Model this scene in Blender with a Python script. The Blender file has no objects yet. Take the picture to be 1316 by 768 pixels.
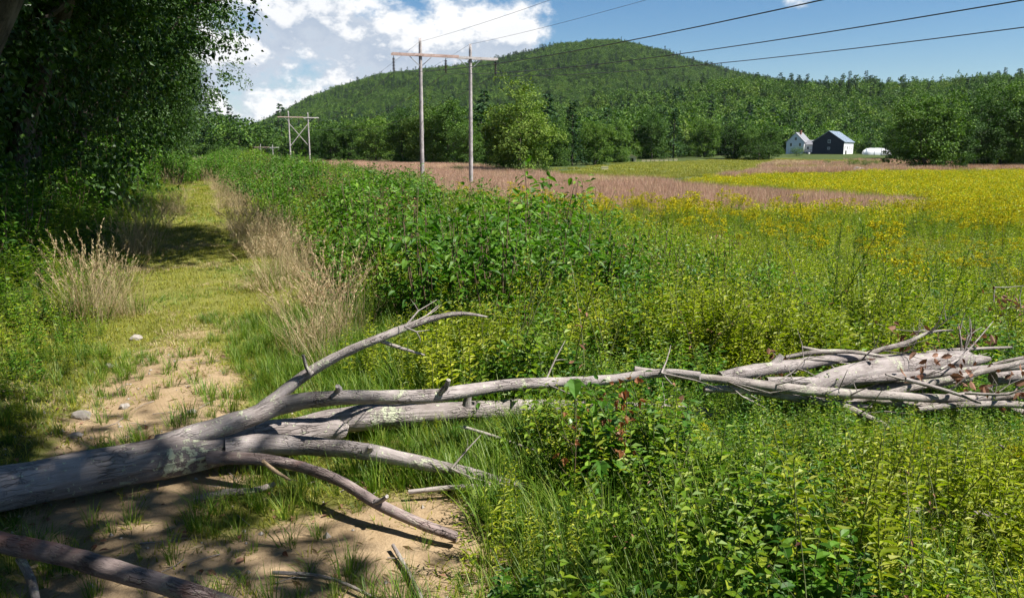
import bpy, math, random
import numpy as np
from mathutils import Vector

SC = bpy.context.scene
COL = SC.collection
R = math.radians

# ------------------------------------------------------------------ camera, sky, sun, exposure
CAM_H = 1.7
F = 1000.0                       # focal length in pixels of the 1316 px wide photograph
CX, CY, HOR = 658.0, 384.0, 194.0
PITCH = math.atan((CY - HOR) / F)

cam_d = bpy.data.cameras.new('camera')
cam_d.sensor_width = 36.0
cam_d.lens = 36.0 * F / 1316.0
cam_d.clip_start = 0.05
cam_d.clip_end = 20000.0
cam = bpy.data.objects.new('camera', cam_d)
COL.objects.link(cam)
cam.location = (0, 0, CAM_H)
cam.rotation_euler = (math.pi / 2 - PITCH, 0, 0)
SC.camera = cam

SUN = Vector((0.62, -0.20, 0.93)).normalized()
sun_el = math.asin(SUN.z)
sun_az = math.atan2(SUN.x, SUN.y)
sd = bpy.data.lights.new('sun', 'SUN')
sd.energy = 5.0
sd.angle = R(0.5)
sd.color = (1.0, 0.965, 0.90)
sun = bpy.data.objects.new('sun', sd)
COL.objects.link(sun)
sun.rotation_euler = SUN.to_track_quat('Z', 'Y').to_euler()
sun.location = (30, -10, 50)

W = bpy.data.worlds.new('World')
SC.world = W
W.use_nodes = True
nt = W.node_tree
nt.nodes.clear()


def N(t, kind, **kw):
    n = t.nodes.new(kind)
    for k, v in kw.items():
        setattr(n, k, v)
    return n


def math_node(t, op, a, b=None, c=None, clamp=False):
    n = N(t, 'ShaderNodeMath', operation=op, use_clamp=clamp)
    for i, x in enumerate((a, b, c)):
        if x is None:
            continue
        if isinstance(x, (int, float)):
            n.inputs[i].default_value = x
        else:
            t.links.new(x, n.inputs[i])
    return n.outputs[0]


def smooth(t, val, a, b):
    n = N(t, 'ShaderNodeMapRange', interpolation_type='SMOOTHSTEP')
    t.links.new(val, n.inputs['Value'])
    n.inputs['From Min'].default_value = a
    n.inputs['From Max'].default_value = b
    return n.outputs['Result']


def mixc(t, fac, a, b, blend='MIX'):
    n = N(t, 'ShaderNodeMix', data_type='RGBA', blend_type=blend)
    for s, x in ((n.inputs[0], fac), (n.inputs[6], a), (n.inputs[7], b)):
        if isinstance(x, (int, float)):
            s.default_value = x
        elif isinstance(x, (tuple, list)):
            s.default_value = (*x[:3], 1)
        else:
            t.links.new(x, s)
    return n.outputs[2]


def build_sky(t):
    out = N(t, 'ShaderNodeOutputWorld')
    bg = N(t, 'ShaderNodeBackground')
    bg.inputs['Strength'].default_value = 0.055
    t.links.new(bg.outputs[0], out.inputs[0])
    sky = N(t, 'ShaderNodeTexSky', sky_type='NISHITA')
    sky.sun_disc = False
    sky.sun_elevation = sun_el
    sky.sun_rotation = sun_az
    sky.altitude = 300
    sky.air_density = 1.0
    sky.dust_density = 0.15
    sky.ozone_density = 3.5
    hsv = N(t, 'ShaderNodeHueSaturation')
    hsv.inputs['Saturation'].default_value = 1.25
    t.links.new(sky.outputs[0], hsv.inputs['Color'])
    tc = N(t, 'ShaderNodeTexCoord')
    d = tc.outputs['Generated']

    def cloudn(vec, scale, detail, off, rough=0.55, stretch=1.9):
        m = N(t, 'ShaderNodeMapping')
        t.links.new(vec, m.inputs[0])
        m.inputs['Location'].default_value = off
        m.inputs['Scale'].default_value = (scale, scale, scale * stretch)
        n = N(t, 'ShaderNodeTexNoise')
        n.inputs['Scale'].default_value = 1.0
        n.inputs['Detail'].default_value = detail
        n.inputs['Roughness'].default_value = rough
        t.links.new(m.outputs[0], n.inputs['Vector'])
        return n.outputs['Fac']
    off = (3.1, 1.7, 0.35)
    # billows: broad noise broken up by rounded finer noise
    def billow(vec):
        b1 = cloudn(vec, 5.0, 3, off, 0.5, 2.0)
        b2 = cloudn(vec, 17.0, 9, (0.7, 2.2, 4.1), 0.62, 1.5)
        return math_node(t, 'MULTIPLY_ADD', b2, 0.55, math_node(t, 'MULTIPLY', b1, 0.75))
    n1 = billow(d)
    # the same cloud sampled a little towards the sun: where it is thinner there, the edge is lit
    sh = N(t, 'ShaderNodeVectorMath', operation='ADD')
    t.links.new(d, sh.inputs[0])
    sh.inputs[1].default_value = (0.012, -0.004, 0.022)
    n2 = billow(sh.outputs[0])
    # a broad bank of cumulus over the low end of the ridge, and looser clouds all round the sky
    def blob(c, r0, r1):
        dist = N(t, 'ShaderNodeVectorMath', operation='DISTANCE')
        t.links.new(d, dist.inputs[0])
        dist.inputs[1].default_value = c
        return smooth(t, dist.outputs['Value'], r1, r0)
    bank = math_node(t, 'MAXIMUM', blob((-0.30, 0.95, 0.07), 0.12, 0.30), blob((-0.03, 0.985, 0.155), 0.03, 0.13))
    bank = math_node(t, 'MAXIMUM', bank, blob((-0.17, 0.975, 0.105), 0.04, 0.13))
    hole = blob((-0.150, 0.97, 0.165), 0.01, 0.06)
    clear = blob((0.42, 0.9, 0.13), 0.22, 0.50)
    low = cloudn(d, 2.0, 2, (0.3, 5.2, 1.0), stretch=1.4)
    cov = math_node(t, 'MULTIPLY_ADD', bank, 0.20, n1)
    cov = math_node(t, 'MULTIPLY_ADD', low, 0.30, cov)
    cov = math_node(t, 'MULTIPLY_ADD', hole, -0.10, cov)
    cov = math_node(t, 'MULTIPLY_ADD', clear, -0.20, cov)
    wisp = blob((0.325, 0.93, 0.17), 0.0, 0.045)
    cov = math_node(t, 'MULTIPLY_ADD', wisp, 0.16, cov)
    dens = smooth(t, cov, 0.83, 0.98)
    lit = math_node(t, 'SUBTRACT', n1, n2)
    lit = smooth(t, lit, -0.03, 0.06)
    up = N(t, 'ShaderNodeSeparateXYZ')
    t.links.new(d, up.inputs[0])
    edge = smooth(t, cov, 1.08, 0.86)
    lit = math_node(t, 'MULTIPLY_ADD', edge, 0.30, math_node(t, 'MULTIPLY', lit, 0.75), clamp=True)
    ccol = mixc(t, lit, (4.4, 5.2, 6.4), (10.5, 10.4, 10.3))
    # cloud is denser than the air: mix it over the clear sky
    col = mixc(t, dens, hsv.outputs[0], ccol)
    t.links.new(col, bg.inputs['Color'])


build_sky(nt)
SC.view_settings.view_transform = 'Standard'
SC.view_settings.look = 'None'
SC.view_settings.exposure = 1.0
SC.view_settings.gamma = 1.0
SC.view_settings.use_curve_mapping = False
SC.cycles.max_bounces = 4
SC.cycles.diffuse_bounces = 2
SC.cycles.glossy_bounces = 2
SC.cycles.transmission_bounces = 3
SC.cycles.transparent_max_bounces = 4
SC.cycles.volume_bounces = 0
SC.cycles.caustics_reflective = False
SC.cycles.caustics_refractive = False
SC.cycles.use_denoising = True
SC.cycles.use_adaptive_sampling = True
SC.cycles.adaptive_threshold = 0.02
SC.cycles.sample_clamp_indirect = 4.0

# ------------------------------------------------------------------ terrain function and photograph rays
PD = np.array([-0.363, 0.932])           # the way the path runs
PN = np.array([0.932, 0.363])            # across it, towards the field


def uv(x, y):
    return x * PD[0] + y * PD[1], x * PN[0] + y * PN[1]


def xy(u, v):
    return u * PD[0] + v * PN[0], u * PD[1] + v * PN[1]


def sstep(a, b, t):
    t = np.clip((np.asarray(t, float) - a) / (b - a), 0, 1)
    return t * t * (3 - 2 * t)


def vnoise(x, y, seed=0):
    """cheap smooth noise about -1..1 from rotated sines"""
    r = np.random.RandomState(seed)
    s = np.zeros(np.broadcast(x, y).shape)
    for k in range(6):
        a = r.uniform(0, 6.283)
        f = r.uniform(0.7, 1.6)
        s = s + np.sin((x * math.cos(a) + y * math.sin(a)) * f * 2.2 + r.uniform(0, 6.283) + 1.3 * np.sin((y * math.cos(a) - x * math.sin(a)) * f * 1.7 + r.uniform(0, 6.283)))
    return s / 3.6


FIELD = -1.2


def ground_z(x, y):
    x = np.asarray(x, float)
    y = np.asarray(y, float)
    u, v = uv(x, y)
    z = FIELD * sstep(2.2, 15.0, v)
    z = z + 0.10 * sstep(-1.0, -3.0, v) + 0.5 * sstep(-4.0, -12.0, v)
    # two shallow wheel ruts
    z = z - 0.04 * np.exp(-((v + 0.75) / 0.22) ** 2) - 0.03 * np.exp(-((v - 0.3) / 0.22) ** 2)
    near = np.exp(-(x * x + y * y) / 900.0)
    z = z + near * (0.03 * vnoise(x * 0.9, y * 0.9, 3) + 0.012 * vnoise(x * 3.1, y * 3.1, 4))
    d = np.hypot(x, y)
    z = z + 0.25 * sstep(20, 60, d) * sstep(3, 12, v) * vnoise(x * 0.03, y * 0.03, 5)
    z = z + 1.9 * np.exp(-(((x - 112) / 52.0) ** 2 + ((y - 285) / 48.0) ** 2))
    return z


def ray(px, py):
    """direction through a pixel of the 1316x768 photograph"""
    cx, cy = (px - CX) / F, (CY - py) / F
    c, s = math.cos(PITCH), math.sin(PITCH)
    return np.array([cx, c + cy * s, -s + cy * c])


def at(px, py, dist):
    d = ray(px, py)
    return np.array([0, 0, CAM_H]) + d * (dist / d[1])


def G(px, py, h=0.0):
    """the place where the ray through a pixel is h above the ground"""
    d = ray(px, py)
    o = np.array([0, 0, CAM_H])
    t0, t1 = 0.5, 4000.0
    for i in range(3):
        t = np.geomspace(t0, t1, 260)
        p = o[None] + d[None] * t[:, None]
        q = p[:, 2] - ground_z(p[:, 0], p[:, 1]) - h
        k = int(np.argmax(q <= 0)) if (q <= 0).any() else len(t) - 1
        t0, t1 = t[max(k - 1, 0)], t[k]
    return o + d * t1


# ------------------------------------------------------------------ mesh helpers
class MB:
    """collects geometry and links it as one mesh"""

    def __init__(self):
        self.v, self.l, self.t, self.m, self.s, self.b = [], [], [], [], [], {}
        self.n = 0

    def add(self, verts, faces, mat=0, smooth=False):
        verts = np.asarray(verts, float).reshape(-1, 3)
        if isinstance(faces, np.ndarray):
            k = faces.shape[1]
            self.l.append((faces + self.n).ravel())
            nf = len(faces)
            self.t.append(np.full(nf, k))
        else:
            nf = len(faces)
            self.l.append(np.concatenate([np.asarray(f) for f in faces]) + self.n)
            self.t.append(np.array([len(f) for f in faces]))
        self.v.append(verts)
        self.m.append(np.full(nf, mat))
        self.s.append(np.full(nf, smooth))
        self.n += len(verts)
        return self

    def mesh(self, name, mats):
        me = bpy.data.meshes.new(name)
        v = np.concatenate(self.v).astype(np.float32)
        l = np.concatenate(self.l).astype(np.int32)
        t = np.concatenate(self.t).astype(np.int32)
        me.vertices.add(len(v))
        me.vertices.foreach_set('co', v.ravel())
        me.loops.add(len(l))
        me.loops.foreach_set('vertex_index', l)
        me.polygons.add(len(t))
        st = np.zeros(len(t), np.int32)
        st[1:] = np.cumsum(t)[:-1]
        me.polygons.foreach_set('loop_start', st)
        me.polygons.foreach_set('loop_total', t)
        me.polygons.foreach_set('material_index', np.concatenate(self.m).astype(np.int32))
        me.polygons.foreach_set('use_smooth', np.concatenate(self.s).astype(bool))
        for m in (mats if isinstance(mats, (list, tuple)) else [mats]):
            me.materials.append(m)
        me.update(calc_edges=True)
        if self.b:                              # limb coordinates for the bark: round the limb and along it
            co = np.concatenate([self.b.get(i, w) for i, w in enumerate(self.v)]).astype(np.float32)
            at_ = me.attributes.new('bark', 'FLOAT_VECTOR', 'POINT')
            at_.data.foreach_set('vector', co.ravel())
        return me

    def box(self, c, s, mat=0, rot=0.0):
        c = np.asarray(c, float)
        s = np.asarray(s, float) / 2
        p = np.array([[i, j, k] for k in (-1, 1) for j in (-1, 1) for i in (-1, 1)], float) * s
        if rot:
            ca, sa = math.cos(rot), math.sin(rot)
            p = np.stack([p[:, 0] * ca - p[:, 1] * sa, p[:, 0] * sa + p[:, 1] * ca, p[:, 2]], 1)
        return self.add(p + c, np.array([[0, 2, 3, 1], [4, 5, 7, 6], [0, 1, 5, 4], [2, 6, 7, 3], [0, 4, 6, 2], [1, 3, 7, 5]]), mat)

    def tube(self, pts, rad, seg=10, mat=0, wob=0.0, seed=0, fur=0.0, res=0.0, cap=True):
        """a limb: smooth curve through pts with tapering, slightly lumpy radius"""
        P, rr = np.asarray(pts, float), np.asarray(rad, float)
        if res > 0:
            P, rr = resample(P, rr, res)
        n = len(P)
        T = np.gradient(P, axis=0)
        T /= np.linalg.norm(T, axis=1)[:, None] + 1e-9
        up = np.array([0, 0, 1.0]) if abs(T[0][2]) < 0.9 else np.array([1.0, 0, 0])
        A = np.cross(T[0], up)
        A /= np.linalg.norm(A)
        fr = []
        for i in range(n):
            A = A - T[i] * np.dot(A, T[i])
            A /= np.linalg.norm(A) + 1e-9
            fr.append((A, np.cross(T[i], A)))
        fa = np.array([f[0] for f in fr])
        fb = np.array([f[1] for f in fr])
        s = np.concatenate([[0], np.cumsum(np.linalg.norm(np.diff(P, axis=0), axis=1))])
        th = np.linspace(0, 2 * math.pi, seg, endpoint=False)
        rg = np.repeat(rr[:, None], seg, 1)
        if wob or fur:
            rs = np.random.RandomState(seed)
            TH, S = np.meshgrid(th, s)
            mean = max(rr.mean(), 1e-3)
            q = np.zeros_like(TH)
            for k in range(9):
                q += np.sin(TH * rs.randint(0, 4) + S / mean * rs.uniform(0.3, 1.6) + rs.uniform(0, 6.28)) / 3
            rg = rg * (1 + wob * q)
            if fur:
                q = np.zeros_like(TH)
                for k in range(8):
                    q += np.abs(np.sin(TH * rs.randint(3, 9) + 0.8 * np.sin(S / mean * rs.uniform(0.6, 1.5) + rs.uniform(0, 6)) + rs.uniform(0, 6.28))) / 4
                rg = rg * (1 + fur * (q - 1.2))
        V = P[:, None, :] + rg[:, :, None] * (np.cos(th)[None, :, None] * fa[:, None, :] + np.sin(th)[None, :, None] * fb[:, None, :])
        idx = np.arange(n * seg).reshape(n, seg)
        a = idx[:-1]
        b = idx[1:]
        Q = np.stack([a, np.roll(a, -1, 1), np.roll(b, -1, 1), b], -1).reshape(-1, 4)
        self.b[len(self.v)] = np.stack([np.repeat(rr[:, None], seg, 1) * np.cos(th)[None], np.repeat(rr[:, None], seg, 1) * np.sin(th)[None], np.repeat(s[:, None], seg, 1)], -1).reshape(-1, 3) + np.array([seed * .37, 0, seed * 1.7])
        self.add(V.reshape(-1, 3), Q, mat, True)
        if cap:
            for ring, c, flip in ((idx[0], P[0], 0), (idx[-1], P[-1], 1)):
                # a slightly dished end
                rv = V.reshape(-1, 3)[ring]
                vv = np.vstack([rv, c[None]])
                k = np.arange(seg)
                tri = np.stack([k, np.roll(k, -1), np.full(seg, seg)], 1)
                if not flip:
                    tri = tri[:, ::-1]
                self.add(vv, tri, mat, False)
        return self


def resample(P, rr, res):
    """Catmull-Rom through the points"""
    out, ro = [], []
    n = len(P)
    for i in range(n - 1):
        p0, p1, p2, p3 = P[max(i - 1, 0)], P[i], P[i + 1], P[min(i + 2, n - 1)]
        k = max(2, int(np.linalg.norm(p2 - p1) / res))
        for j in range(k):
            t = j / k
            out.append(0.5 * ((2 * p1) + (-p0 + p2) * t + (2 * p0 - 5 * p1 + 4 * p2 - p3) * t * t + (-p0 + 3 * p1 - 3 * p2 + p3) * t ** 3))
            ro.append(rr[i] * (1 - t) + rr[i + 1] * t)
    out.append(P[-1])
    ro.append(rr[-1])
    return np.array(out), np.array(ro)


def unit(a):
    return a / (np.linalg.norm(a, axis=-1, keepdims=True) + 1e-9)


# leaf templates: (along, across, up) in leaf lengths / widths
LEAF4 = (np.array([[0, 0, 0], [.45, .5, .10], [1, 0, -.06], [.45, -.5, .10]]), np.array([[0, 3, 2], [0, 2, 1]]))
LEAF8 = (np.array([[0, 0, 0], [.28, .42, .07], [.62, .40, .05], [1, 0, -.16], [.62, -.40, .05], [.28, -.42, .07], [.45, 0, -.02]]),
         np.array([[0, 6, 1], [1, 6, 2], [2, 6, 3], [3, 6, 4], [4, 6, 5], [5, 6, 0]]))
CARD = (np.array([[0, -.5, 0], [1, -.35, .1], [.9, .5, -.05], [.1, .4, .12]]), np.array([[0, 1, 2], [0, 2, 3]]))


def stamp(mb, tpl, P, D, U, L, Wd, mat=0, smooth=False):
    """copy a template to points P, long axis D, facing U, length L, width Wd"""
    T, Fc = tpl
    n = len(P)
    D = unit(D)
    S = unit(np.cross(U, D))
    U = np.cross(D, S)
    L = np.broadcast_to(np.asarray(L, float), (n,))
    Wd = np.broadcast_to(np.asarray(Wd, float), (n,))
    V = P[:, None, :] + T[None, :, 0, None] * (L[:, None, None] * D[:, None, :]) + T[None, :, 1, None] * (Wd[:, None, None] * S[:, None, :]) + T[None, :, 2, None] * (L[:, None, None] * U[:, None, :])
    k = len(T)
    FF = (Fc[None] + (np.arange(n) * k)[:, None, None]).reshape(-1, Fc.shape[1])
    mb.add(V.reshape(-1, 3), FF, mat, smooth)


def blades(mb, P, az, L, Wd, lean, droop, mat=0, seg=3):
    """grass blades: tapering ribbons that bend over"""
    n = len(P)
    az = np.asarray(az)
    out = np.stack([np.cos(az), np.sin(az), 0 * az], 1)
    side = np.stack([-np.sin(az), np.cos(az), 0 * az], 1)
    rows = []
    pos = P.copy()
    ang = np.broadcast_to(lean, (n,)).astype(float).copy()
    L = np.broadcast_to(L, (n,))
    Wd = np.broadcast_to(Wd, (n,))
    for k in range(seg + 1):
        w = Wd * (1 - (k / seg) ** 1.6) * 0.5
        if k < seg:
            rows.append(np.stack([pos - side * w[:, None], pos + side * w[:, None]], 1))
        else:
            rows.append(pos[:, None, :])
        pos = pos + (np.sin(ang)[:, None] * out + np.cos(ang)[:, None] * np.array([0, 0, 1.0])) * (L / seg)[:, None]
        ang = ang + droop
    V = np.concatenate(rows, 1)
    k = V.shape[1]
    q = [[2 * i, 2 * i + 1, 2 * i + 3, 2 * i + 2] for i in range(seg - 1)]
    off = (np.arange(n) * k)[:, None, None]
    base = mb.n
    mb.add(V.reshape(-1, 3), (np.array(q)[None] + off).reshape(-1, 4), mat)
    tri = np.array([[2 * seg - 2, 2 * seg - 1, 2 * seg]])
    FF = (tri[None] + off).reshape(-1, 3) + base - mb.n
    mb.add(np.zeros((0, 3)), FF, mat)


def obj(name, mesh, parent=None):
    o = bpy.data.objects.new(name, mesh)
    COL.objects.link(o)
    if parent is not None:
        o.parent = parent
    return o


def tag(o, label=None, cat=None, group=None, kind=None):
    for k, v in (('label', label), ('category', cat), ('group', group), ('kind', kind)):
        if v:
            o[k] = v
    return o


def thing(name, loc, label, cat, group=None, rz=0.0, s=1.0):
    o = bpy.data.objects.new(name, None)
    COL.objects.link(o)
    o.empty_display_size = 0.2
    o.location = loc
    o.rotation_euler = (0, 0, rz)
    o.scale = (s, s, s) if isinstance(s, (int, float)) else s
    return tag(o, label, cat, group)


def plant(name, proto, loc, label, cat, group=None, rz=0.0, s=1.0, lean=(0, 0)):
    """a thing at loc whose parts share the meshes of proto: [(part name, mesh), ...]"""
    o = thing(name, loc, label, cat, group, rz, s)
    o.rotation_mode = 'ZYX'            # turned about its own axis first, then leaned
    o.rotation_euler = (lean[0], lean[1], rz)
    for pn, me in proto:
        obj(pn, me, o)
    return o


# ------------------------------------------------------------------ materials
def new_mat(name):
    m = bpy.data.materials.new(name)
    m.use_nodes = True
    t = m.node_tree
    b = t.nodes['Principled BSDF']
    return m, t, b


def ramp(t, fac, cols):
    r = N(t, 'ShaderNodeValToRGB')
    e = r.color_ramp.elements
    while len(e) < len(cols):
        e.new(0.5)
    for i, c in enumerate(cols):
        p, col = c if len(c) == 2 else (i / (len(cols) - 1), c)
        e[i].position = p
        e[i].color = (*col, 1)
    t.links.new(fac, r.inputs[0])
    return r.outputs[0]


def leaf_mat(name, cols, trans=0.35, rough=0.5, obj_var=0.35, spec=0.35, tint=(1.0, 1.25, 0.40)):
    """leaves vary from leaf to leaf and from plant to plant; light shines through them"""
    m, t, b = new_mat(name)
    g = N(t, 'ShaderNodeNewGeometry')
    col = ramp(t, g.outputs['Random Per Island'], cols)
    oi = N(t, 'ShaderNodeObjectInfo')
    k = math_node(t, 'MULTIPLY_ADD', oi.outputs['Random'], obj_var, 1.0 - obj_var * 0.5)
    hs = N(t, 'ShaderNodeHueSaturation')
    h = math_node(t, 'MULTIPLY_ADD', oi.outputs['Random'], -0.035 * obj_var, 0.5 + 0.008 * obj_var)
    t.links.new(h, hs.inputs['Hue'])
    t.links.new(k, hs.inputs['Value'])
    t.links.new(col, hs.inputs['Color'])
    t.links.new(hs.outputs[0], b.inputs['Base Color'])
    b.inputs['Roughness'].default_value = rough
    b.inputs['Specular IOR Level'].default_value = spec
    if trans > 0:
        tr = N(t, 'ShaderNodeBsdfTranslucent')
        c2 = mixc(t, 1.0, hs.outputs[0], tint, 'MULTIPLY')
        t.links.new(c2, tr.inputs[0])
        mx = N(t, 'ShaderNodeMixShader')
        mx.inputs[0].default_value = trans
        t.links.new(b.outputs[0], mx.inputs[1])
        t.links.new(tr.outputs[0], mx.inputs[2])
        t.links.new(mx.outputs[0], t.nodes['Material Output'].inputs[0])
    return m


def plain(name, col, rough=0.7, metal=0.0, var=0.12, scale=6.0, bump=0.0):
    m, t, b = new_mat(name)
    tc = N(t, 'ShaderNodeTexCoord')
    n = N(t, 'ShaderNodeTexNoise')
    n.inputs['Scale'].default_value = scale
    n.inputs['Detail'].default_value = 5
    t.links.new(tc.outputs['Object'], n.inputs['Vector'])
    f = math_node(t, 'MULTIPLY_ADD', n.outputs['Fac'], var * 2, 1 - var)
    hs = N(t, 'ShaderNodeHueSaturation')
    hs.inputs['Color'].default_value = (*col, 1)
    t.links.new(f, hs.inputs['Value'])
    t.links.new(hs.outputs[0], b.inputs['Base Color'])
    b.inputs['Roughness'].default_value = rough
    b.inputs['Metallic'].default_value = metal
    if bump:
        bp = N(t, 'ShaderNodeBump')
        bp.inputs['Strength'].default_value = bump
        bp.inputs['Distance'].default_value = 0.02
        t.links.new(n.outputs['Fac'], bp.inputs['Height'])
        t.links.new(bp.outputs[0], b.inputs['Normal'])
    return m


def bark_mat(name, dark, light, lichen=0.0, scale=1.0, red=0.0, stretch=(1, 1, .14), crack=0.6, along=True):
    m, t, b = new_mat(name)
    tc = N(t, 'ShaderNodeTexCoord')
    src = N(t, 'ShaderNodeAttribute', attribute_name='bark').outputs['Vector'] if along else tc.outputs['Object']
    mp = N(t, 'ShaderNodeMapping')
    mp.inputs['Scale'].default_value = stretch
    t.links.new(src, mp.inputs[0])

    def nz(s, d, r=0.6, v=None, dist=0.0):
        n = N(t, 'ShaderNodeTexNoise')
        n.inputs['Scale'].default_value = s * scale
        n.inputs['Detail'].default_value = d
        n.inputs['Roughness'].default_value = r
        n.inputs['Distortion'].default_value = dist
        t.links.new(v or mp.outputs[0], n.inputs['Vector'])
        return n.outputs['Fac']
    a = nz(14, 8, 0.7, None, 0.4)
    c = nz(2.6, 4, 0.6, tc.outputs['Object'])
    fine = nz(70, 5, 0.75)
    # cracks that run along the limb
    vo = N(t, 'ShaderNodeTexVoronoi', feature='DISTANCE_TO_EDGE')
    vo.inputs['Scale'].default_value = 44 * scale
    wv = N(t, 'ShaderNodeVectorMath', operation='ADD')
    nn = N(t, 'ShaderNodeTexNoise')
    nn.inputs['Scale'].default_value = 9 * scale
    nn.inputs['Detail'].default_value = 4
    t.links.new(src, nn.inputs['Vector'])
    sc = N(t, 'ShaderNodeVectorMath', operation='SCALE')
    sc.inputs['Scale'].default_value = 0.05 / scale
    t.links.new(nn.outputs['Color'], sc.inputs[0])
    t.links.new(mp.outputs[0], wv.inputs[0])
    t.links.new(sc.outputs[0], wv.inputs[1])
    t.links.new(wv.outputs[0], vo.inputs['Vector'])
    cr = smooth(t, vo.outputs['Distance'], 0.10, 0.0)
    cr = math_node(t, 'MULTIPLY', cr, smooth(t, nz(3.2, 3, 0.5, src), 0.42, 0.62))
    cr = math_node(t, 'MULTIPLY', cr, crack)
    f = math_node(t, 'MULTIPLY_ADD', c, 0.6, math_node(t, 'MULTIPLY', a, 0.6))
    f = math_node(t, 'MULTIPLY_ADD', fine, 0.4, f)
    f = smooth(t, f, 0.58, 1.0)
    col = mixc(t, f, dark, light)
    col = mixc(t, cr, col, tuple(x * .35 for x in dark))
    if red:
        rr = smooth(t, nz(1.7, 3, 0.5, tc.outputs['Object']), 0.48, 0.68)
        rr = math_node(t, 'MULTIPLY', rr, red)
        col = mixc(t, rr, col, (0.30, 0.13, 0.09))
    h = math_node(t, 'MULTIPLY_ADD', fine, 0.4, a)
    h = math_node(t, 'MULTIPLY_ADD', cr, -0.9, h)
    if lichen:
        l1 = smooth(t, nz(3.4, 5, 0.65, tc.outputs['Object'], 0.6), 0.585, 0.63)
        l2 = smooth(t, nz(26, 4, 0.7, tc.outputs['Object']), 0.44, 0.54)
        l1 = math_node(t, 'MULTIPLY', l1, l2)
        sp = smooth(t, nz(36, 3, 0.5, tc.outputs['Object']), 0.64, 0.68)
        l1 = math_node(t, 'MULTIPLY', math_node(t, 'MAXIMUM', l1, sp), lichen)
        col = mixc(t, l1, col, (0.50, 0.53, 0.36))
        h = math_node(t, 'MULTIPLY_ADD', l1, 0.35, h)
    t.links.new(col, b.inputs['Base Color'])
    b.inputs['Roughness'].default_value = 0.85
    b.inputs['Specular IOR Level'].default_value = 0.25
    bp = N(t, 'ShaderNodeBump')
    bp.inputs['Strength'].default_value = 1.0
    bp.inputs['Distance'].default_value = 0.014 / scale
    t.links.new(h, bp.inputs['Height'])
    t.links.new(bp.outputs[0], b.inputs['Normal'])
    return m


M = {}
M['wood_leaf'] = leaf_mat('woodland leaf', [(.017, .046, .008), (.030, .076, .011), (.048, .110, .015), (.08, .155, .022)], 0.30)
M['far_leaf'] = leaf_mat('tree leaf', [(.030, .076, .013), (.052, .120, .018), (.080, .165, .024), (.125, .21, .032)], 0.22, obj_var=0.8, rough=0.65, spec=0.2)
M['light_leaf'] = leaf_mat('pale tree leaf', [(.055, .105, .018), (.085, .155, .022), (.115, .19, .028), (.15, .21, .04)], 0.25, obj_var=0.6, rough=0.65, spec=0.2)
M['conifer'] = leaf_mat('conifer needle', [(.020, .056, .022), (.032, .080, .028), (.048, .108, .034)], 0.10, obj_var=0.6, rough=0.7, spec=0.2)
M['shrub_leaf'] = leaf_mat('shrub leaf', [(.030, .098, .007), (.056, .155, .010), (.088, .21, .013), (.15, .27, .03)], 0.36, rough=0.5, spec=0.3, obj_var=.55)
M['weed_leaf'] = leaf_mat('weed leaf', [(.060, .135, .006), (.115, .21, .008), (.18, .275, .011), (.29, .34, .03)], 0.40)
M['lime_leaf'] = leaf_mat('goldenrod leaf', [(.15, .21, .007), (.24, .30, .010), (.32, .37, .014), (.44, .44, .06)], 0.42, tint=(1.0, 1.2, .4))
M['bloom'] = leaf_mat('goldenrod bloom', [(.33, .30, .006), (.44, .395, .009), (.52, .47, .02)], 0.2, rough=0.8, spec=0.1, obj_var=0.25, tint=(1.1, 1, .5))
M['turf'] = leaf_mat('short turf', [(.12, .165, .010), (.18, .215, .014), (.25, .26, .022), (.33, .29, .06)], 0.3, obj_var=0.5, tint=(1.2, 1.1, .5))
M['lush'] = leaf_mat('lush grass', [(.055, .125, .010), (.09, .18, .013), (.15, .235, .018), (.25, .29, .05)], 0.35, obj_var=0.4)
M['straw'] = leaf_mat('dry grass', [(.34, .26, .14), (.46, .36, .21), (.56, .45, .28), (.27, .28, .09)], 0.3, rough=0.7, spec=0.2, obj_var=0.4, tint=(1.1, 1, .8))
M['pink'] = leaf_mat('seeding meadow grass', [(.34, .205, .145), (.46, .295, .215), (.54, .37, .28), (.40, .33, .16)], 0.3, rough=0.75, spec=0.15, obj_var=0.3, tint=(1.1, 1, .8))
M['dead'] = leaf_mat('dead leaf', [(.12, .055, .032), (.20, .10, .06), (.30, .16, .10), (.22, .13, .09)], 0.2, rough=0.7, spec=0.2, tint=(1.1, .9, .7))
M['red_leaf'] = leaf_mat('red autumn leaf', [(.15, .06, .025), (.23, .10, .035), (.30, .16, .06)], 0.3, tint=(1.2, .9, .6))
M['sapling_leaf'] = leaf_mat('broad sapling leaf', [(.04, .12, .012), (.06, .16, .016), (.09, .20, .02)], 0.3, rough=0.38, spec=0.5)
M['stem'] = plain('green stem', (.10, .12, .035))
M['brown_stem'] = plain('brown stem', (.13, .085, .05))
M['bark'] = bark_mat('tree bark', (.045, .036, .03), (.16, .13, .11))
M['log'] = bark_mat('fallen trunk bark', (.13, .105, .095), (.38, .33, .31), lichen=0.8, crack=.5, stretch=(1, 1, .07))
M['limb'] = bark_mat('smooth limb bark', (.15, .122, .113), (.42, .37, .35), lichen=0.8, scale=1.5, crack=.7)
M['branch'] = bark_mat('grey branch bark', (.14, .115, .10), (.40, .35, .32), lichen=0.5, scale=2.0, crack=.5)
M['redlimb'] = bark_mat('reddish limb bark', (.11, .08, .072), (.33, .26, .24), lichen=0.25, scale=1.6, red=.9, crack=.7)
M['torn'] = plain('torn wood', (.40, .28, .17), 0.8, var=0.3, scale=30, bump=0.6)
M['pole'] = bark_mat('weathered pole wood', (.24, .215, .205), (.50, .46, .445), scale=1.0, stretch=(3, 3, .1), crack=.4)
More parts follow.
